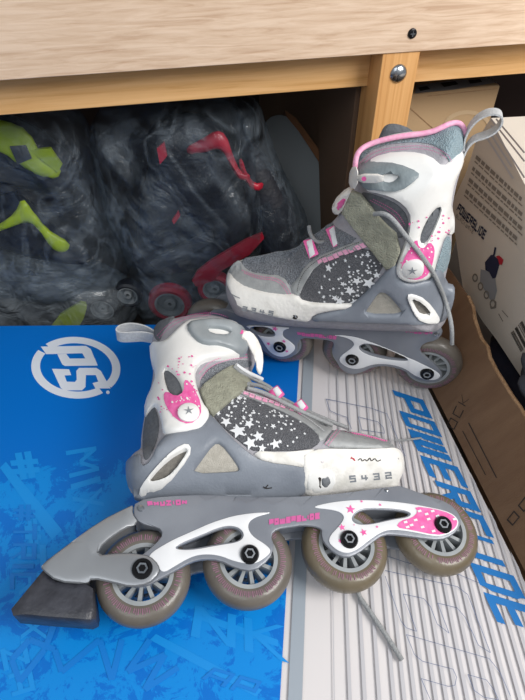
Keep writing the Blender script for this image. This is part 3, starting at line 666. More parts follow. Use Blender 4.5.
# ---- front skate: lies on its side, heel end a little raised
FP_ = Plane((.167, .248, .0195), (1, 0, -.11), (.11, -.12, 1.)); FP_.kb = .6   # the underside is pressed flat where it lies
Z1 = lambda p: zz(p, 100, 290, 2.625)
def pxstar(pts, r): return [(u, v, r) for u, v in pts]
up = .016
front = dict(bm='silver_buckle', vk=0, plane=FP_, loc=(.0, .33, 0), label='grey white inline skate with black heel brake, lying on its side on blue carton', T=.040, R=.045, boff=0.,
 bolts=[(142.3, 569), (249.9, 553.6), (349.5, 538.7), (443.7, 524)], tyres=['tyre', 'tyre', 'tyre_ochre', 'tyre_ochre'],
 body=[(127, 463), (126, 481), (134, 499), (210, 498), (262, 498), (330, 496), (398, 486), (403, 470), (403, 452), (396, 446, .012), (384, 437, up), (352, 430, up), (335, 426, up), (318, 420, up), (300, 410, up), (276, 396, up), (255, 384, up), (251, 366, up), (258, 352, up), (254, 335, up), (242, 323, up), (227, 315, up), (208, 311.4, up), (190, 312, up), (167, 317, up), (156, 323, .01), (153, 333), (151, 350), (154, 372), (150, 392), (146, 409), (141, 436), (141, 452), (133, 456)],
 chassis=[(136, 500), (165, 495.5), (210, 494), (245, 497), (304, 496), (340, 493), (398, 485), (403, 486), (422, 493), (449, 502), (460.7, 514), (461.7, 525), (453.3, 535), (440.8, 540), (422, 538), (401, 535), (384, 534), (371.7, 543), (359, 553), (346.6, 558), (334, 553), (323.5, 542), (321.4, 534), (322, 529), (315, 526), (302.6, 525), (290, 527), (277, 529), (271, 535), (274.6, 546), (270, 559), (254, 571.4), (235.7, 568), (219.7, 560), (203.7, 559), (190.6, 562), (176.9, 570), (161, 578.3), (147, 586), (131, 587), (117, 581), (113, 572), (122, 562), (140, 556), (156, 543), (163, 533.7), (158.6, 527), (139, 523), (132, 513)],
 slots=[[(176, 548), (181, 545), (200, 537), (222, 528), (235.7, 527.5), (242.6, 534), (239, 540.6), (219.7, 543), (190, 548.6)], [(352.9, 519), (357, 512), (367.5, 509), (400, 510.5), (409, 513), (407, 516), (392.6, 518), (369.6, 523.5), (358, 523)]],
 bridge=[(137, 501), (165, 497), (245, 499), (304, 498), (398, 487), (420, 495), (445, 503), (440, 507), (398, 506), (352, 506), (322, 518), (300, 520), (270, 524), (245, 516), (220, 520), (190, 532), (165, 538), (158, 526), (139, 521)],
 panels=[([(146, 556), (170, 541), (193, 531), (212.9, 522), (240, 514), (276.9, 511.5), (253, 517.5), (247, 525.7), (251.7, 536), (265, 544), (272, 551), (265, 558), (254, 564.5), (235.7, 562), (219.7, 555.4), (203.7, 554), (190.6, 557), (175, 566), (162, 574), (156, 562)], [[(173, 549), (181, 543), (200, 535.5), (222, 526), (237, 526), (245, 534), (240, 542), (219.7, 545), (190, 550.6)]]),
   ([(309, 507.5), (332, 502), (361, 499.5), (400, 502), (434.5, 508), (451, 512.5), (459, 520), (457.5, 528), (449, 534), (436.6, 537), (411, 531.5), (392.6, 529.5), (382, 531.5), (369.6, 540), (357, 550), (346.6, 553.8), (336, 550), (326, 539.7), (342, 523), (344.5, 515.6), (336, 510)], [[(350.5, 519), (356, 510.5), (367.5, 507.5), (400, 509), (412, 513), (408, 517.5), (392.6, 519.5), (369.6, 525), (356, 524.5)]])],
 pinkpanel=[chaikin([(414, 506.5), (434.5, 509), (450, 513.5), (457.5, 520), (456, 527.5), (448, 533), (436.6, 535.5), (411, 530), (396, 527.5), (400, 521), (412, 518), (418, 512)], 1)],
 specks=[[(398+i*6+random.random()*3, 519+random.random()*9) for _ in range(1)][0:1]*0+[(x, y), (x+3.5, y-1.2), (x+4.5, y+1), (x+1.2, y+1.8)] for i, (x, y) in enumerate([(403, 522), (409, 525), (413, 520), (420, 527), (424, 514), (430, 511), (426, 519), (435, 516), (405, 527), (443, 530), (417, 511), (452, 519), (431, 531)])],
 chtext=lettering('POWERSLIDE', (269, 526), (319.5, 519.2), (269, 519.5), (319.5, 512.7), t=.2, gap=.12), chtext2=lettering('PHUZION', (148, 507), (187, 505), (147, 501.5), (187, 499.5), t=.18),
 chstars=[(350.5, 509.5, .0045), (342, 527.5, .0032), (363.5, 532.5, .0034), (361.5, 501.5, .0015), (340, 541, .002), (377, 527, .0014), (354, 525, .0008), (380, 505, .0015)],
 rivets=[(141, 508.6, .003), (386.5, 490.6, .0018)],
 mesh=[(213, 411), (237, 394), (274, 407), (302, 421), (318, 433), (321, 442), (309, 450), (262, 451), (250, 450), (228, 432), (214, 417)],
 bigstars=[(238, 432, .008), (226, 423, .0055), (258, 437, .0055), (250, 444, .0065), (249, 425, .005), (275, 445, .005), (281, 417, .0033), (239, 399, .003), (262, 449, .004), (218, 414, .003), (273, 427, .003)],
 bias=lambda q, mn, mx: max(.15, 1.1-(q[0]-mn[0])/(mx[0]-mn[0])),
 band=[(236, 392, ), (242, 387), (275, 398), (306, 411), (330, 425), (334, 428), (321, 443), (318, 433), (302, 421), (274, 407)],
 toeleather=[(334, 429), (352, 430.5), (384, 437), (397, 446), (390, 449), (359, 448), (321, 447)],
 stitch=[([(337, 430), (331, 437), (325, 445)], 'pink', 2.2), ([(340, 431), (334, 438), (328, 446)], 'pink', 2.2), ([(341, 430.5), (365, 434.5), (388, 441)], 'pink', 2.2), ([(243, 391), (275, 402), (303, 415), (324, 431)], 'star_white', 2.0), ([(157, 336), (168, 324), (188, 315.5), (212, 313.5), (228, 318)], 'print_pink', 2.2), ([(159, 338), (170, 327), (190, 317), (212, 315.5)], 'print_pink', 2.2),
         ([(199, 374), (209, 362), (226, 356.5), (247, 354.5)], 'pink', 2.2), ([(200, 379), (211, 366), (228, 359.5), (248, 357.5)], 'pink', 2.2)],
 bandtext=[lettering('POWERSLIDE', (243, 395), (300, 414), (244, 391), (302, 410), t=.2)],
 linerparts=[([(153, 327), (160, 320), (176, 314), (172, 320), (163, 330), (160, 341), (154, 337)], 'liner_dark', .002), ([(199, 384), (206, 369), (222, 361), (252, 359), (252, 367), (228, 368), (205, 392)], 'toe_mesh', .0012), ([(142, 438), (146, 410), (154, 402), (161, 428), (150, 458), (143, 460)], 'liner_dark', .0012)],
 toecap=[(304, 462), (302, 455), (309, 451), (321, 447), (359, 448), (396, 446.5), (402, 450), (405, 459), (405, 470), (401, 477), (399, 486), (345.7, 491), (307, 496), (303, 480)],
 strip=[(252, 449.5), (281.7, 451.7), (309, 449), (316, 448), (312, 464), (300, 467), (264, 462)],
 digits=lettering('5432', (350, 483), (392, 479), (349, 476), (391, 472), t=.12, gap=.9),
 capbits=[([(306, 470), (333, 467), (337, 480), (333, 491), (308, 494)], .0058, 'white_plastic'), ([(317.5, 474), (322, 473.5), (322, 491), (319.5, 491)], .0066, 'ink'), ([(321, 475.5), (331, 475.5), (332, 485), (323, 487)], .0085, 'silver_grey'), ([(318, 457.5), (326, 457), (325, 463), (321, 464)], .0058, 'paper_white'), ([(391, 458), (401, 456.5), (401.5, 459), (393, 460)], .0058, 'digit_grey')],
 scribble=[([(358, 460.5), (361, 458), (362, 462), (365, 459), (367, 462), (370, 457), (371, 462), (375, 458), (377, 462), (381, 460)], 'ink'), ([(351, 457), (353, 459), (355, 461)], 'red_plastic'), ([(350.5, 459), (353.5, 458), (355, 461)], 'red_plastic')],
 shell=[(125, 462), (126, 481), (131, 486), (135, 499), (165, 497), (210, 499), (262, 499), (306, 496.5), (306.4, 469), (304, 465), (264, 460), (249.5, 451.7), (229.7, 434), (215, 417), (208.7, 411), (203, 424), (190, 429), (176.7, 431), (162.4, 433), (150, 460), (141, 465), (140.5, 451), (133, 454), (127, 458)],
 shellholes=[[(149, 481.4), (151, 475), (169, 456.7), (186, 447), (188, 451), (173, 472), (163, 478.6)], [(192, 472), (200, 461), (214, 442), (221, 442), (233, 457), (240, 468), (236, 470)]],
 inserts=[([(146, 484), (148, 474), (168, 454), (188, 443), (191, 452), (175, 476), (163, 482)], 'window_dark'), ([(188, 475), (198, 458), (213, 438), (223, 438), (236, 455), (245, 469), (240, 474)], 'beige_insert')],
 rims=[([(138.6, 496.5), (140.5, 485), (165, 456), (182, 443), (191, 444), (190, 456), (166, 486), (150, 493)], [(149, 481.4), (151, 475), (169, 456.7), (186, 447), (188, 451), (173, 472), (163, 478.6)])],
 shellmark=[(268, 485), (265, 489), (263, 486), (265, 489), (272, 488)],
 velcro=[(234, 364), (252, 381), (246, 388), (213, 414), (206, 405), (200, 388), (204, 383)],
 cuff=[(149, 340), (161.4, 340), (167, 337), (182, 322), (192, 317), (227, 317), (246, 327), (250, 340), (247, 350), (233, 355), (208, 356), (198.6, 361), (194.8, 370.5), (196.7, 384), (203, 401), (210, 409), (208, 419), (201, 427), (192, 429), (176.7, 431), (163, 432), (160.5, 414.8), (155.7, 401.4), (150, 406), (144, 415), (144, 400), (153.8, 380), (154.8, 368.6), (150, 355)],
 oval=[(163.5, 368.5), (169, 368), (179, 378), (183.6, 392), (176.7, 397), (168.5, 390), (164.5, 378)], ovc=(173, 382),
 cuffpink=[chaikin([(176, 397), (184, 392), (184, 380), (189, 381), (196, 392), (201, 403), (201, 416), (190, 425), (176, 420), (166, 407), (163, 396), (166, 391)], 1)], cuffpinkbox=[(158, 356), (200, 420)],
 pivot=(188.7, 412.5, .0098),
 buckle=[(185, 323), (193, 318), (223, 316.5), (240, 323), (248, 329), (243, 333), (240, 336), (249, 340), (249, 346), (242, 351), (222, 342), (205, 342), (195, 337)],
 bucklehole=[(206, 325), (221, 325.5), (232, 329.5), (228, 333), (212, 332)],
 tip=[(221, 326, .047), (226, 325, .047), (244, 330, .043), (252, 331, .040), (260, 342, .034), (264, 357, .026), (262, 374, .018), (257, 371, .018), (255.5, 358, .026), (247, 341, .038), (238, 334.5, .043), (226, 333, .047)], tipmark=[circle((241.5, 332), 2.2, 12)], tipz=.0445,
)
skate(front)
H1 = front['H']
def on1(u, v, l=.006, S=front):
    H = S['H']; pl = S['plane']; a = pl.outline([(u, v)], 0, lambda P: H(P)+l)[0]; return tuple(pl.w(a[0], a[1], float(H([a])[0])+l))
# laces and loops of the front skate
for i, pth in enumerate(([(249, 384), (262, 386), (278, 396), (300, 408), (325, 419), (348, 428)], [(247, 388), (262, 392), (282, 402), (305, 414), (332, 425)], [(234, 366), (243, 374), (256, 380), (268, 386), (272, 389)])):
    tube('lace', [on1(u, v, .0075) for u, v in pth], .0021, 'lace', front['root'])
for c_ in ((276, 392), (300, 405.5)):
    for dx, m, l in ((0, 'pink', .0095), (0, 'star_white', .0105)):
        q = [(-5, -1), (1, -6), (6, 1), (0, 7)] if m == 'pink' else [(-2.2, -2.6), (1, -5), (4.2, 0), (1, 4)]
        pts = [(c_[0]+a*1.45, c_[1]+b*1.3, (.030 if c_[0] < 290 else .027)+(.0012 if m == 'star_white' else 0)) for a, b in q]
        zslab('lace_loop', FP_, pts, .003, m, front['root'], 0)
for pth in ([(236, 365), (246, 372), (262, 379)], ):
    tube('strap_edge', [on1(u, v, .0085) for u, v in pth], .0022, 'star_white', front['root'])
def fp(u, v, z): a = FP_.to2(u, v, z); return tuple(FP_.w(a[0], a[1], z))
def gp(u, v, z): a = FLAT.to2(u, v, z); return (a[0], a[1], z)
tube('lace', [gp(362, 560, .006), gp(356, 592, .0035), gp(366, 606, .003), gp(384, 632, .003), gp(402, 660, .003)], .0021, 'lace', front['root'])
tube('lace', [fp(396, 440, .012), gp(405, 440, .006), gp(421, 438, .003)], .0012, 'lace', front['root'])
# heel pull tab
ribbon('pull_tab', FP_, [FP_.to2(u, v, .004) for u, v in ((156, 334), (146, 328), (132, 325), (120, 327), (115.5, 332), (120, 335), (133, 334.5), (144, 334), (156, 337))], .016, .0016, 'webbing', front['root'], 0)
# brake
ba = slab('brake_arm', FP_, FP_.outline(chaikin([(41, 565), (62, 549), (99, 521.5), (130, 506), (133.5, 505.5), (132.5, 513), (139, 523.3), (124, 529), (104, 543), (95.5, 555.5), (124, 552.5), (140, 554), (150, 556), (159, 564.6), (160, 573.7), (149, 584.5), (131, 587.5), (113, 583), (92, 578.5), (86.6, 584), (57, 582), (42, 570)], 1), .0195), .0165, .0215, 'silver_grey', front['root'], r=.003, grid=.012)
slab('brake_arm_back', FP_, FP_.outline(chaikin([(41, 565), (62, 549), (99, 521.5), (130, 506), (133.5, 505.5), (132.5, 513), (139, 523.3), (124, 529), (104, 543), (95.5, 555.5), (124, 552.5), (140, 554), (150, 556), (159, 564.6), (160, 573.7), (149, 584.5), (131, 587.5), (113, 583), (92, 578.5), (86.6, 584), (57, 582), (42, 570)], 1), .0195), -.0215, -.0165, 'silver_grey', ba, r=.003, grid=.012)
slab('brake_arm_bridge', FP_, FP_.outline([(43, 567), (62, 552), (82, 540), (84, 556), (86, 579), (57, 580)], .016), -.0168, .0168, 'silver_grey', ba, r=.003, grid=.01)
slab('brake_pad', FP_, FP_.outline([(44, 569), (57, 581), (87, 583.5), (93, 588), (96, 612), (95, 619), (89, 622), (50, 619), (13, 615.5), (11, 609)], .012), -.0155, .0155, 'brake_rubber', front['root'], r=.004, grid=.006)
# wheels 1's bolt shows above the arm
c1 = FP_.to2(142.3, 569, .021)
lathe('brake_bolt', FP_, c1, [(.0001, .0215), (.0082, .0215), (.0078, .0232), (.0052, .0236), (.0048, .0226), (.0001, .0226)], 'bolt_black', ba, 24, False)
lathe('brake_bolt_ring', FP_, c1, [(.0030, .0228), (.0046, .0228), (.0046, .0236), (.0030, .0236)], 'steel', ba, 6)

# ---- back skate: stands on its wheels
ay = math.radians(-15); d_ = np.array([math.cos(ay), math.sin(ay), 0]); nn_ = np.array([d_[1], -d_[0], 0])
BP = Plane((.194, .4415, 0), d_, nn_)
ub = -.012
back = dict(bm='grey_buckle', vk=1, plane=BP, loc=(.07, .475, 0), label='grey white inline skate without brake, upright on its wheels before the wooden post', T=.043, R=.045, boff=0.,
 bolts=[(427, 374.7), (351.9, 360.5), (279.4, 347.7)], tyres=['tyre', 'tyre', 'tyre', 'tyre'],
 body=[(227, 273), (226, 285), (231, 298), (238, 309), (280, 319), (330, 322), (420, 325), (441, 325), (448, 317), (446, 300), (444, 282), (449, 262), (452, 245), (451, 215), (456, 185), (464, 160), (465, 146), (463, 129, .0), (450, 124, .0), (430, 133, .0), (397, 136, .0), (371, 143, .0), (357, 153), (355, 170), (356, 186), (349, 196, ub), (337, 214, ub), (330, 222, ub), (318, 232, ub), (303, 240, ub), (298, 248, ub), (283, 252, ub), (277, 252, ub), (262, 256, ub), (239, 259.5, ub), (231, 266, -.006)],
 chassis=[(205, 326), (206, 312), (232, 309), (281, 319), (330, 323), (375, 325), (420, 326), (440.7, 328), (443, 334), (436.7, 341), (423, 344), (419, 352), (428.7, 360), (442, 372), (442, 380), (432, 384), (415, 379), (404.7, 371), (388.7, 366.7), (375, 366.7), (362, 373), (351, 375.5), (340.7, 370), (335, 360), (331, 352), (334, 343.5), (330, 341), (315, 339.5), (300.8, 338.5), (297.6, 345.6), (298.7, 352), (290, 359), (275.6, 360), (263, 351), (255, 345), (235, 342), (215, 344), (203, 338)],
 slots=[[(359, 347.5), (364.7, 344), (383, 348), (413, 361), (388.7, 359), (364.7, 353)], [(248, 327.5), (267, 327), (274.6, 333), (273, 336), (259, 335)]],
 bridge=[(208, 318), (232, 311), (281, 321), (330, 325), (438, 330), (434, 337), (415, 341), (390, 343), (340, 334), (330, 338), (300, 335), (275, 325), (245, 323), (225, 334), (210, 334)],
 panels=[([(330, 335), (354, 336), (383, 346.7), (418, 362), (441, 373.5), (439, 379), (428.7, 380.5), (415, 376), (404.7, 368), (388.7, 364), (372.7, 364), (359, 369.5), (346, 367.5), (336.7, 358.7), (352, 348), (355, 342.7), (346, 337)], [[(357, 347), (364.7, 342.5), (383, 346.8), (415, 361.5), (388.7, 360.4), (364.7, 354.5)]]),
   ([(243, 325), (275.6, 326.8), (292, 327.8), (283, 330), (282.5, 337), (290, 341.4), (296.6, 347.7), (290, 355), (279.8, 357.5), (269, 352), (260, 337), (252, 330)], [[(246, 326.7), (268, 326.2), (276, 333), (274, 337.4), (259, 336.4)]])],
 chtext=lettering('POWERSLIDE', (298, 335.2), (336, 339.2), (297, 331.8), (337, 335.6), t=.2, gap=.12), chtext2=lettering('PHUZION', (406, 333), (432, 334.3), (405, 328.3), (432.7, 329.5), t=.18),
 chstars=[(275, 328.5, .0042), (268.5, 343.5, .003), (284, 341, .003), (287, 351, .0025)], rivets=[(436.7, 334, .003), (245.5, 314.5, .0018)],
 mesh=[(299, 296), (303, 284), (315, 265), (340, 256), (369, 247), (385, 262), (381, 271), (364, 295), (358, 305), (330, 306), (305, 303)],
 bigstars=[(369, 282, .007), (350, 290, .0055), (377, 274, .004), (357, 280, .005), (340, 300, .0055), (355, 301, .005), (329, 267, .004), (368, 254, .003), (335, 297, .004), (343, 283, .003)],
 bias=lambda q, mn, mx: max(.15, (q[0]-mn[0])/(mx[0]-mn[0])),
 band=[(360, 240.5), (370, 246.5), (340, 256.5), (316, 265.5), (304, 284.8), (299, 297), (295, 295), (289, 287), (297, 280), (305, 266), (320, 256)],
 toemesh=[(239, 259.5), (262, 256), (277, 252), (284, 252), (298, 248), (303, 241), (318, 233), (330, 223), (345, 233), (360, 240.5), (320, 256), (305, 266), (297, 280), (289, 287), (283, 276), (262, 275), (246.7, 271)],
 toeleather=[(231, 266), (239, 260.5), (246.7, 271), (262, 275), (283, 275.7), (294, 295.7), (280, 295.5), (258, 292.3), (239, 286), (228, 273)],
 stitch=[([(242, 270), (258, 276.5), (281, 278), (291, 294)], 'pink', 2.0), ([(244, 272.5), (258, 278.5), (279, 280), (288, 294)], 'pink', 2.0), ([(322, 257), (307, 267.5), (299, 281), (297, 292)], 'ink', 2.0), ([(359, 242), (322, 257)], 'ink', 2.0),
   ([(360, 163), (372, 152), (392, 147), (420, 145), (438, 148), (450, 156), (452, 164)], 'print_pink', 2.2), ([(363, 164), (375, 154.5), (394, 149.7), (420, 148), (436, 151), (447, 158)], 'print_pink', 2.2), ([(373, 199), (388, 206), (399, 214), (405, 225)], 'print_pink', 2.2), ([(370, 200), (385, 208), (397, 217), (403, 228)], 'print_pink', 2.2)],
 bandtext=[lettering('POWERSLIDE', (319, 264.5), (367, 246.5), (317, 260), (363, 242.5), t=.2)],
 linerparts=[([(356, 164), (357, 153), (371, 144), (397, 137), (430, 134.5), (450, 125), (463, 129), (465, 146), (458, 158), (452, 170), (449, 160), (438, 146), (420, 142), (392, 143.5), (372, 149)], 'liner_blue', .0015), ([(358, 192), (372, 194), (398, 204), (410, 220), (404, 240), (390, 235), (374, 214)], 'liner_dark', .0012), ([(434, 274), (440, 256), (446, 235), (452, 240), (450, 262), (444, 275)], 'liner_blue', .0012)],
 toecap=[(227.6, 272.5), (225.5, 283), (229.5, 293), (235, 300.5), (237, 308), (258, 313.8), (281, 319.5), (300, 322.4), (309.5, 323), (313, 316), (330, 312), (358, 309), (361, 305.5), (330, 306), (302, 303.5), (296, 296.7), (280, 296), (258, 292.5), (239, 286)],
 digits=lettering('2345', (242, 310.5), (273, 315.5), (243, 305.6), (274, 310.7), t=.13, gap=.8),
 capbits=[([(291, 314), (298, 314), (299, 321), (292, 320)], .0056, 'ink'), ([(293, 315), (297.5, 315), (298, 319), (293.5, 319)], .0066, 'digit_grey')], scribble=[([(230, 293), (235, 296), (240, 298)], 'digit_grey')],
 shell=[(312, 318), (330, 313.5), (346, 311), (365, 296), (381, 280), (391, 266), (396, 262), (399, 281), (411, 286), (423, 283), (431, 282), (435, 273), (443, 274), (446, 289), (455, 291), (454, 303), (449, 318), (441, 325), (420, 326), (365, 325), (330, 323), (311, 323)],
 shellholes=[[(364, 316), (369, 308), (379, 294), (385, 294), (398, 308), (403, 316)], [(411, 298.7), (423, 304), (432.7, 316), (420.7, 318.7), (414, 309)]],
 inserts=[([(360, 318), (366, 308), (378, 291), (386, 291), (401, 308), (407, 318)], 'beige_insert'), ([(408, 296.7), (424, 301), (436, 318), (419.7, 321), (411, 309)], 'window_dark')],
 rims=[([(406.5, 296), (413, 295), (426, 300.5), (439, 317), (440, 323), (434, 325), (426, 324), (417, 320), (410, 306.7)], [(411, 298.7), (423, 304), (432.7, 316), (420.7, 318.7), (414, 309)])],
 velcro=[(351, 193, .034), (341, 214, .034), (386, 271, .053), (395, 266, .054), (400, 253, .053), (396, 236, .050), (374, 213, .043), (360, 196, .037)],
 velcrotip=[(331, 206), (332, 217), (341, 215), (351, 202), (352, 194), (346.6, 191)], velcropink=[(334.5, 206), (336, 212), (340, 210.5), (346, 202), (345, 197)],
 cuff=[(358.5, 168), (383, 157), (408.6, 155.4), (430, 159.7), (443, 172), (455, 160), (463.5, 155), (464, 166), (455, 183), (451, 207), (452, 215), (455, 226), (454, 237), (446, 235), (438, 256.6), (435, 272), (431, 280.6), (423, 282.5), (411, 285), (399, 281), (395, 273.7), (397, 265), (405.7, 243), (409.5, 227), (408.6, 213), (397, 202), (381, 196), (362, 192)],
 oval=[(439.5, 207), (440.5, 213), (432, 234), (425, 246), (419.5, 245), (421, 234), (429.7, 217)], ovc=(430, 228),
 cuffpink=[chaikin([(403, 260), (410, 248), (417, 238), (419, 247), (425, 248), (430, 241), (435, 248), (434, 258), (430, 273), (420, 280), (406, 278), (401, 270)], 1)], cuffpinkbox=[(400, 215), (450, 275)],
 pivot=(412.6, 269, .0098),
 buckle=[(356.5, 171), (366, 166.5), (376, 165), (396.6, 165.7), (419, 175), (418, 181), (400, 194), (379.4, 193), (359, 190)],
 bucklehole=[(381, 176), (397, 176.5), (399, 179), (391, 186), (381, 184)],
 tip=[(357, 175, .047), (384, 175.5, .060), (383, 183.7, .060), (357, 183.4, .047)], tip2=[(349.5, 169, .030), (358, 167.4, .044), (357, 190, .044), (348.2, 188, .030)], tipmark=[circle((364, 178.7), 2.4, 12)], tipz=.0515,
)
skate(back)
# extras on the back skate
r2 = back['root']
def bp_(u, v, z): a = BP.to2(u, v, z); return tuple(BP.w(a[0], a[1], z))
tube('liner_rim', [bp_(*q) for q in ((355.5, 176, .020), (355, 163, .022), (358, 151, .018), (371, 143, .012), (397, 136.5, .01), (430, 133, .006), (443, 127, .004), (450, 123.5, .0), (459, 122.5, -.002), (464, 128, -.002), (465, 136, -.002))], .0023, 'pale_pink', r2)
solid('tongue', BP, BP.outline(chaikin([(374, 150), (379, 137), (384.6, 125), (397, 124), (414, 131), (424, 150)], 2), -.03), [], lambda V, d: -.026-.004*(1-prof(d/.006)), lambda V, d: -.036+.004*(1-prof(d/.006)), 'liner_dark', r2, .004, .003)
tube('lace', [on1(u, v, .010, back) for u, v in ((374, 214), (384, 213), (393, 219), (405.7, 236), (418, 251), (430, 267), (438, 282), (446, 302))]+[bp_(452, 325, .035), bp_(452, 344, .034)], .0021, 'lace', r2)
tube('lace', [bp_(u, v, z) for u, v, z in ((309, 226, 0), (310, 234, .006), (316, 242, .012), (324, 243, .014), (334, 236, .012), (341, 222, .006))], .0021, 'lace', r2)
for q in ([(303, 242), (312, 240), (318, 255), (309, 259)], [(325.5, 230.5), (333.5, 227), (341.5, 244), (333, 248)]):
    ins_ = [(sum(p[0] for p in q)/4+(x-sum(p[0] for p in q)/4)*.55, sum(p[1] for p in q)/4+(y-sum(p[1] for p in q)/4)*.95) for x, y in q]
    for pts, m, l in ((q, 'pink', .0045), (ins_, 'star_white', .0054)):
        yy = min(y for x, y in pts); zslab('lace_loop', BP, [(x, y, .012+(y-yy)*.0009+(.0012 if m == 'star_white' else 0)) for x, y in pts], .003, m, r2, 0)
ribbon('pull_tab', BP, [BP.to2(u, v, 0) for u, v in ((464, 148), (465, 134), (475, 119), (488, 111.5), (500, 112), (503, 119), (497, 129), (486, 135), (474, 138), (467, 146), (463, 156))], .014, .0014, 'webbing', r2, 0)

# ================================================================== RIGHT SIDE: OPEN CARTON + WHITE CARTON
wd = np.array([.234-.203, .21-.418, 0]); wd /= np.linalg.norm(wd)       # runs towards the camera
wn = np.array([wd[1], -wd[0], 0])                                        # faces left
if wn[0] > 0: wn = -wn
up_l = np.array([0, 0, 1.])+(-wn)*.50                                    # the flap leans outwards
wnl = np.cross(wd, up_l); wnl = wnl if wnl[0] < 0 else -wnl
WP = Plane((.206, .418, .001), wd, wnl)
if WP.e2[2] < 0: pass
crt = thing('open_carton', (.32, .3, FZ), 'open brown cardboard carton with ragged torn edge at right', 'box')
edge_px = [(468, 296), (472, 308), (474, 318), (478, 330), (481, 340), (487, 347), (489, 357), (496, 370), (503, 382), (511, 396), (519, 406), (529, 424), (560, 480), (600, 560)]
top = [WP.to2(u+(random.random()-.5)*1.2, v+(random.random()-.5)*1.5, 0) for u, v in edge_px]
sgn = 1 if top[0][1] > 0 else -1
bot = [(.50, -.003*sgn), (-.13, -.003*sgn)]
poly = top+[(.50, top[-1][1]), (.50, .0), (-.135, .0), (-.135, top[0][1])]
fl1 = solid('carton_flap', WP, poly, [], 0, -.003, 'cardboard', crt)
edge3 = [tuple(WP.w(a, b, -.0015)) for a, b in top]
tube('torn_edge', edge3, .0022, 'cardboard_edge', crt, 6, sm=0)
decal('carton_print', WP, onto(WP, lettering('BLOCK', (436, 449), (462, 394), (443, 453), (470, 399), t=.05, gap=.45)+line_polys([(469, 423), (497, 478)], 1.0)+line_polys([(463, 431), (486, 475)], .7)
      + lettering('OOO', (507, 520), (537, 482), (513, 526), (543, 490), t=.06, gap=.5)), .0003, 'ink', crt)
box('carton_base', (.42, .30, FZ+.004), ((.155, 0, 0), (0, .28, 0), (0, 0, .003)), 'cardboard', crt, .001)
# dark shoe bags inside the open carton
def blob(name, c, r, m, parent=None, seed=0, fold=.25):
    verts = []; faces = []; nu, nv = 40, 24
    for i in range(nv+1):
        ph = math.pi*i/nv
        for j in range(nu):
            th = 2*math.pi*j/nu; d = Vector((math.sin(ph)*math.cos(th), math.sin(ph)*math.sin(th), math.cos(ph)))
            k = 1+fold*(noise.noise(d*2.2+Vector((seed, 0, 0))))+.10*noise.noise(d*6+Vector((0, seed, 0)))
            verts.append((c[0]+d.x*r[0]*k, c[1]+d.y*r[1]*k, c[2]+d.z*r[2]*k))
    for i in range(nv):
        for j in range(nu): faces.append((i*nu+j, (i+1)*nu+j, (i+1)*nu+(j+1) % nu, i*nu+(j+1) % nu))
    return link(name, verts, faces, m, parent, True, 80)
mat('navy_cloth', '#14172a', .8, '#1d2236', 30, .5, 80)
mat('dull_grey', '#3a3d44', .7, '#4a4d55', 30)
tagged(blob('cloth_bundle', (.348, .35, -.008), (.088, .19, .082), 'navy_cloth', None, 3), 'dark navy cloth bundle inside the open brown carton', 'cloth')
tagged(blob('shoe_bag', (.282, .355, .085), (.022, .05, .020), 'dull_grey', None, 9), 'dull grey bag between navy bundle and ragged carton edge', 'bag')

# white carton: leans in the open carton, printed face to the left
xd = np.array([.018, -.141, 0]); xd /= np.linalg.norm(xd); xn = np.array([-abs(xd[1]), -abs(xd[0]), 0])
XP = Plane((.272, .47, 0), xd, xn)
wc = thing('white_carton', (.32, .44, .12), 'white carton with printed table, small skate picture and barcode, at right edge', 'box')
facepx = [(491, 118), (476, 141), (466, 173), (451, 205), (452, 222), (456, 240), (459, 262), (463, 289), (483, 322), (496, 339), (525, 383), (600, 500), (640, 330), (525, 185)]
face2 = XP.outline(facepx)
solid('carton_shell', XP, face2, [], 0, -.24, 'carton_white', wc)
def xp(ps): return onto(XP, ps)
Zx = lambda p: zz(p, 440, 110, 5.833)
strp = []
for a, b in (((300, 52), (496, 300)), ((300, 90), (496, 395)), ((285, 120), (420, 330)), ((330, 52), (496, 250)), ((275, 160), (430, 400))):
    strp += line_polys(Zx([a, b]), 1.8)
decal('grey_stripes', XP, xp(strp), .0003, 'stripe_grey', wc)
rows = []
for r_ in range(8):
    x0, y0 = 216-10*r_, 262+33*r_
    L = 0
    while L < 9:
        ww = random.choice((.55, .7, .8, .4)); s0 = L; s1 = L+ww; L = s1+.18
        f = lambda s, h: ((x0+s*33-h*9)/5.833+440, (y0+s*31+h*24)/5.833+110)
        if f(s1, 0)[0] > 528: break
        rows.append([f(s0, 0), f(s1, 0), f(s1, .85 if r_ % 2 == 0 else .3), f(s0, .85 if r_ % 2 == 0 else .3)])
mat('ink_soft', '#837b72', .8)
decal('size_table', XP, xp(rows), .0003, 'ink_soft', wc)
decal('brand_lettering', XP, xp(lettering('POWERSLIDE', (456.5, 210.5), (484, 240), (460, 203), (487.5, 231), t=.11, gap=.2)), .0004, 'ink_blue', wc)
decal('small_text', XP, xp(lettering('BLACK WAVE'.replace(' ', ''), (456, 217), (473, 234), (457.5, 213.5), (474.5, 230.5), t=.08, gap=.5)), .0004, 'ink_soft', wc)
Zy = lambda p: zz(p, 440, 210, 5.833)
decal('picture_boot', XP, xp([Zy([(265, 305), (300, 262), (312, 262), (322, 215), (332, 220), (322, 268), (345, 290), (350, 320), (328, 395), (310, 400), (290, 362), (268, 350)])]), .0004, 'ink_blue', wc)
decal('picture_red', XP, xp([Zy([(330, 270), (350, 265), (375, 290), (365, 320), (350, 318), (345, 292)])]), .0006, 'red_plastic', wc)
decal('picture_frame', XP, xp([Zy([(240, 345), (268, 352), (292, 365), (325, 400), (335, 470), (322, 520), (300, 530), (235, 420)])]), .0003, 'label_grey', wc)
pw = []
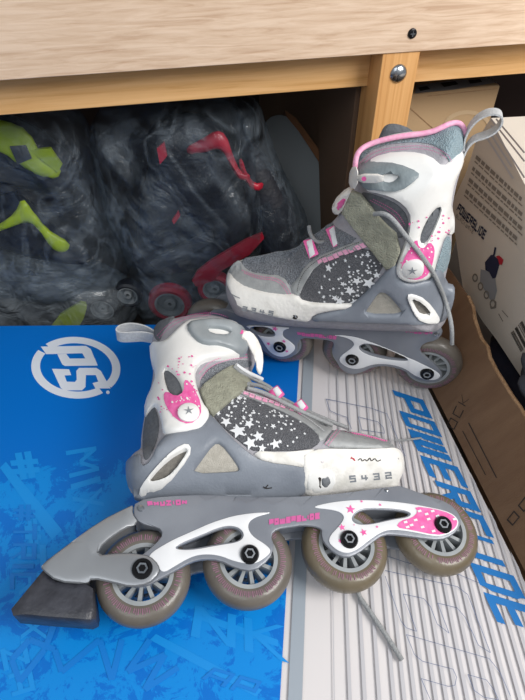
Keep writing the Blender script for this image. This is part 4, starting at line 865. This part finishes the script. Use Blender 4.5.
for c0, r0 in (((208, 395), 22), ((240, 445), 22), ((275, 495), 22), ((312, 548), 24)):
    p0 = Zy([c0])[0]
    a = circle(p0, r0/5.833*.75, 16, r0/5.833*1.15); b = circle(p0, r0/5.833*.45, 16, r0/5.833*.7)
    for i in range(16): pw.append([a[i], a[(i+1) % 16], b[(i+1) % 16], b[i]])
decal('picture_wheels', XP, xp(pw), .0005, 'ink_soft', wc)
bars = []
for i in range(22):
    if random.random() < .25: continue
    t = i/22; a = (418+t*75, 520-350*0+ -0); x = 512+ t*15; y = 349-t*22
    wv = random.choice((.35, .6, .6)); s = (.82, 1.35)
    p0 = (511.5+t*14*.9, 333-t*14); p1 = (p0[0]+10, p0[1]+19)
    bars += line_polys([p0, p1], wv)
decal('barcode', XP, xp(bars), .0004, 'ink', wc)
decal('ring_mark', XP, xp(line_polys(zz([(300, 0), (330, 10), (328, 45), (300, 50), (298, 25)], 440, 300, 5.833), 1.0)+line_polys(zz([(345, 80), (370, 125)], 440, 300, 5.833), .8)+line_polys(zz([(365, 60), (400, 100)], 440, 300, 5.833), .8)), .0004, 'ink_soft', wc)

# brown carton in the shelf behind the post
KP = Plane((.29, .735, 0), sx, sn)
kc = thing('brown_carton', tuple(KP.w(-.1, 0, FZ)[:2])+(FZ,), 'plain brown cardboard carton inside the shelf right of the post', 'box')
ka0 = KP.to2(405, 98)[0]-.03; ka1, kz = KP.to2(501, 85)
c_ = KP.w((ka0+ka1)/2, (FZ+kz)/2, -.09)
kb = box('carton_body', c_, (KP.e1*(ka1-ka0)/2, KP.n*.09, np.array([0, 0, (kz-FZ)/2])), 'cardboard_light', kc, .003)
decal('crease_line', KP, onto(KP, line_polys([(410, 108), (446, 140)], .8)+line_polys([(427, 96), (497, 88.5)], .5)), .0003, 'cardboard_edge', kc)
arc = [(467-22*math.cos(a)*1.0, 127-15*math.sin(a)) for a in np.linspace(-.2, 3.0, 20)]
mat('arc_pale', '#c4aa88', .8)
decal('pale_arc', KP, onto(KP, line_polys(arc, 4)), .0004, 'arc_pale', kc)
TPk = Plane((0, 0, kz), (1, 0, 0), (0, 0, 1))
decal('top_label', TPk, onto(TPk, [[(416, 86), (450, 81), (490, 79), (497, 83), (455, 90), (415, 94)]]), .0005, 'label_grey', kc)
decal('top_print', TPk, onto(TPk, [[(418, 88.5), (427, 87), (430, 90), (420, 92)], [(440, 84), (455, 82), (458, 85), (444, 88)], [(468, 81), (480, 80), (482, 83), (470, 84.5)]]), .0008, 'ink', kc)

# leaning sheet
LP = Plane((.03, .70, 0), (1, 0, 0), (0, -1, .35))
ls = thing('leaning_panel', (.05, .70, FZ), 'grey curved panel with brown edge leaning beside the red skate bag', 'panel')
slab('panel_sheet', LP, LP.outline(chaikin([(262, 120), (285, 112), (300, 133), (321, 165), (337, 195), (345, 240), (350, 330), (300, 330), (290, 200), (268, 155)], 2)), -.004, 0, 'sheet_grey', ls, grid=.02)
slab('panel_edge', LP, LP.outline([(285, 110), (296, 118), (318, 148), (338, 179), (337, 194), (321, 165), (300, 133), (286, 116)]), -.012, .002, 'sheet_brown', ls)

# ================================================================== BAGGED SKATES
GP = Plane((0, .665, 0), (1, 0, 0), (0, -1, 0))
def inflated(name, pl, px, T, R, m, parent, z=0., k=2, grid=.008):
    o2 = pl.outline(chaikin(px, k), z)
    return solid(name, pl, o2, [], lambda V, d: z+T*prof(d/R), lambda V, d: z-T*prof(d/R), m, parent, grid, .001, 60)
def bagskate(label, boot, bits, wheels_, loc, accent, group=None):
    r = thing('inline_skate', loc, label, 'inline skate')
    inflated('boot', GP, boot, .028, .035, 'black_boot', r)
    for nm, px, z, m in bits:
        if nm == 'cuff' or nm == 'boot': inflated(nm, GP, px, .006, .008, m, r, z, 1, .006)
        else: slab(nm, GP, GP.outline(px, z), z-.005, z+.003, m, r, r=.0015)
    for u, v, R in wheels_:
        c = GP.to2(u, v, .03)
        t = lathe('wheel', GP, c, [(R*.68, .019), (R*.85, .0165), (R, .024), (R*.96, .034), (R*.82, .037), (R*.68, .036)], accent, r, 40)
        lathe('wheel_core', GP, c, [(.003, .022), (R*.70, .022), (R*.70, .0355), (R*.60, .0355), (R*.56, .026), (R*.30, .026), (R*.27, .034), (.003, .034)], 'core_grey', t, 24)
    return r
bagskate('black inline skate with curved neon yellow cuff, in a clear bag at far left', [(0, 205), (20, 195), (40, 215), (70, 245), (100, 262), (60, 262), (0, 245), (-40, 240), (-40, 205)],
   [('cuff', [(-10, 228), (0, 224), (15, 213), (22, 197), (32, 210), (47, 230), (70.5, 243), (68, 251), (60, 252), (51, 247), (38, 227), (27, 221), (0, 231), (-10, 234)], .032, 'neon'), ('buckle', [(0, 195), (16, 192), (20, 204), (10, 214), (0, 214)], .030, 'black')], [], (-.33, .665, FZ), 'neon')
bagskate('neon yellow and black inline skate under the wooden rail, topmost at far left', [(0, 110), (40, 130), (75, 160), (85, 185), (60, 195), (20, 185), (-40, 170), (-40, 110)],
   [('cuff', [(-20, 118), (5, 120), (28, 130), (44, 160), (62, 168), (58, 179), (40, 176), (20, 165), (0, 150), (-20, 150)], .032, 'neon'), ('lever', [(30, 150), (50, 148), (62, 165), (58, 172)], .036, 'neon'), ('buckle', [(10, 146), (26, 145), (32, 158), (18, 164)], .038, 'dull_grey')], [], (-.33, .69, FZ), 'neon')
bagskate('black inline skate with red cuff, red chassis and red wheels, in a clear bag', [(145, 125), (185, 110), (225, 125), (245, 175), (262, 215), (240, 250), (205, 265), (165, 275), (135, 250), (140, 200), (150, 165)],
   [('cuff', [(186, 147), (200, 140), (216, 130), (226, 134), (234, 158), (241, 172), (250, 174), (250, 180), (240, 180), (232, 170), (222, 148), (205, 152), (188, 155)], .034, 'red_plastic'), ('buckle_strap', [(157, 148), (164, 142), (167, 156), (160, 164)], .034, 'red_plastic'),
    ('chassis', [(192, 280), (197, 271), (211, 260), (245, 240), (262, 233), (264, 238), (250, 254), (222, 270), (214, 280), (196, 286)], .036, 'red_plastic'), ('side_plate', [(150, 262), (180, 245), (212, 230), (214, 240), (190, 255), (158, 270)], .034, 'dull_grey'), ('pull_tag', [(172, 220), (178, 211), (180, 216), (174, 224)], .036, 'red_plastic')],
   [(170, 303, .033), (215, 288, .026)], (-.09, .665, FZ), 'red_plastic')
bagskate('dark inline skate with small red trim behind the white toe of the back skate', [(240, 130), (262, 150), (285, 190), (300, 225), (300, 262), (262, 262), (245, 225), (238, 175)],
   [('cuff', [(238, 160), (243, 178), (252, 190), (262, 190), (264, 182), (255, 184), (247, 174), (242, 158)], .034, 'red_plastic')], [], (.0, .70, FZ), 'red_plastic')
bagskate('neon and black inline skate lying low behind the blue carton edge', [(-30, 285), (20, 283), (60, 285), (110, 285), (115, 325), (-30, 330)],
   [('chassis', [(52, 325), (60, 314), (80, 302), (88, 304), (84, 318), (78, 328)], .034, 'neon'), ('buckle', [(15, 310), (30, 305), (45, 310), (38, 320), (20, 320)], .034, 'dull_grey')], [(103, 308, .026), (128, 294, .022)], (-.28, .68, FZ), 'black_boot')

def film_bag(label, px, y, thick, seed, amp=.012, m='bag_film'):
    pl = Plane((0, y, 0), (1, 0, 0), (0, -1, 0)); o2 = pl.outline(chaikin(px, 2))
    def h(V, s):
        out = []
        for a, b in V:
            n1 = noise.noise(Vector((a*9+seed, b*9, s))); n2 = abs(noise.noise(Vector((a*16+b*9, b*7+seed, s+3)))); n3 = abs(noise.noise(Vector((a*34-b*22, b*30+seed, s+7))))
            out.append(n1*1.2+(1-n2*2.2)*.9+(1-n3*2)*.35)
        return np.array(out)
    o = solid('plastic_bag', pl, o2, [], lambda V, d: (thick+amp*h(V, 0))*prof(d/.05)+.001, lambda V, d: -(thick+amp*h(V, 5))*prof(d/.05)-.001, m, None, .0055, .001, 75)
    return tagged(o, label, 'plastic bag')
film_bag('clear crumpled plastic bag around the neon yellow skate at far left', [(-60, 100), (0, 96), (60, 100), (90, 130), (100, 190), (125, 225), (135, 262), (120, 285), (60, 290), (0, 295), (-60, 290)], .66, .056, 1.3)
film_bag('clear crumpled plastic bag around the black skate with red wheels', [(85, 108), (150, 96), (225, 92), (252, 130), (262, 190), (268, 240), (245, 285), (205, 318), (150, 322), (135, 295), (125, 240), (100, 190)], .66, .058, 4.1)
film_bag('low flattened plastic bag just above the blue carton edge at left', [(-60, 260), (0, 250), (60, 258), (110, 268), (140, 290), (138, 326), (60, 336), (-60, 340)], .655, .045, 7.7, .012, 'bag_film_cloudy')
film_bag('dark narrow plastic bag between red skate bag and grey leaning panel', [(225, 96), (258, 98), (268, 130), (280, 165), (296, 195), (310, 222), (305, 262), (270, 262), (250, 220), (238, 150)], .68, .045, 11.2)
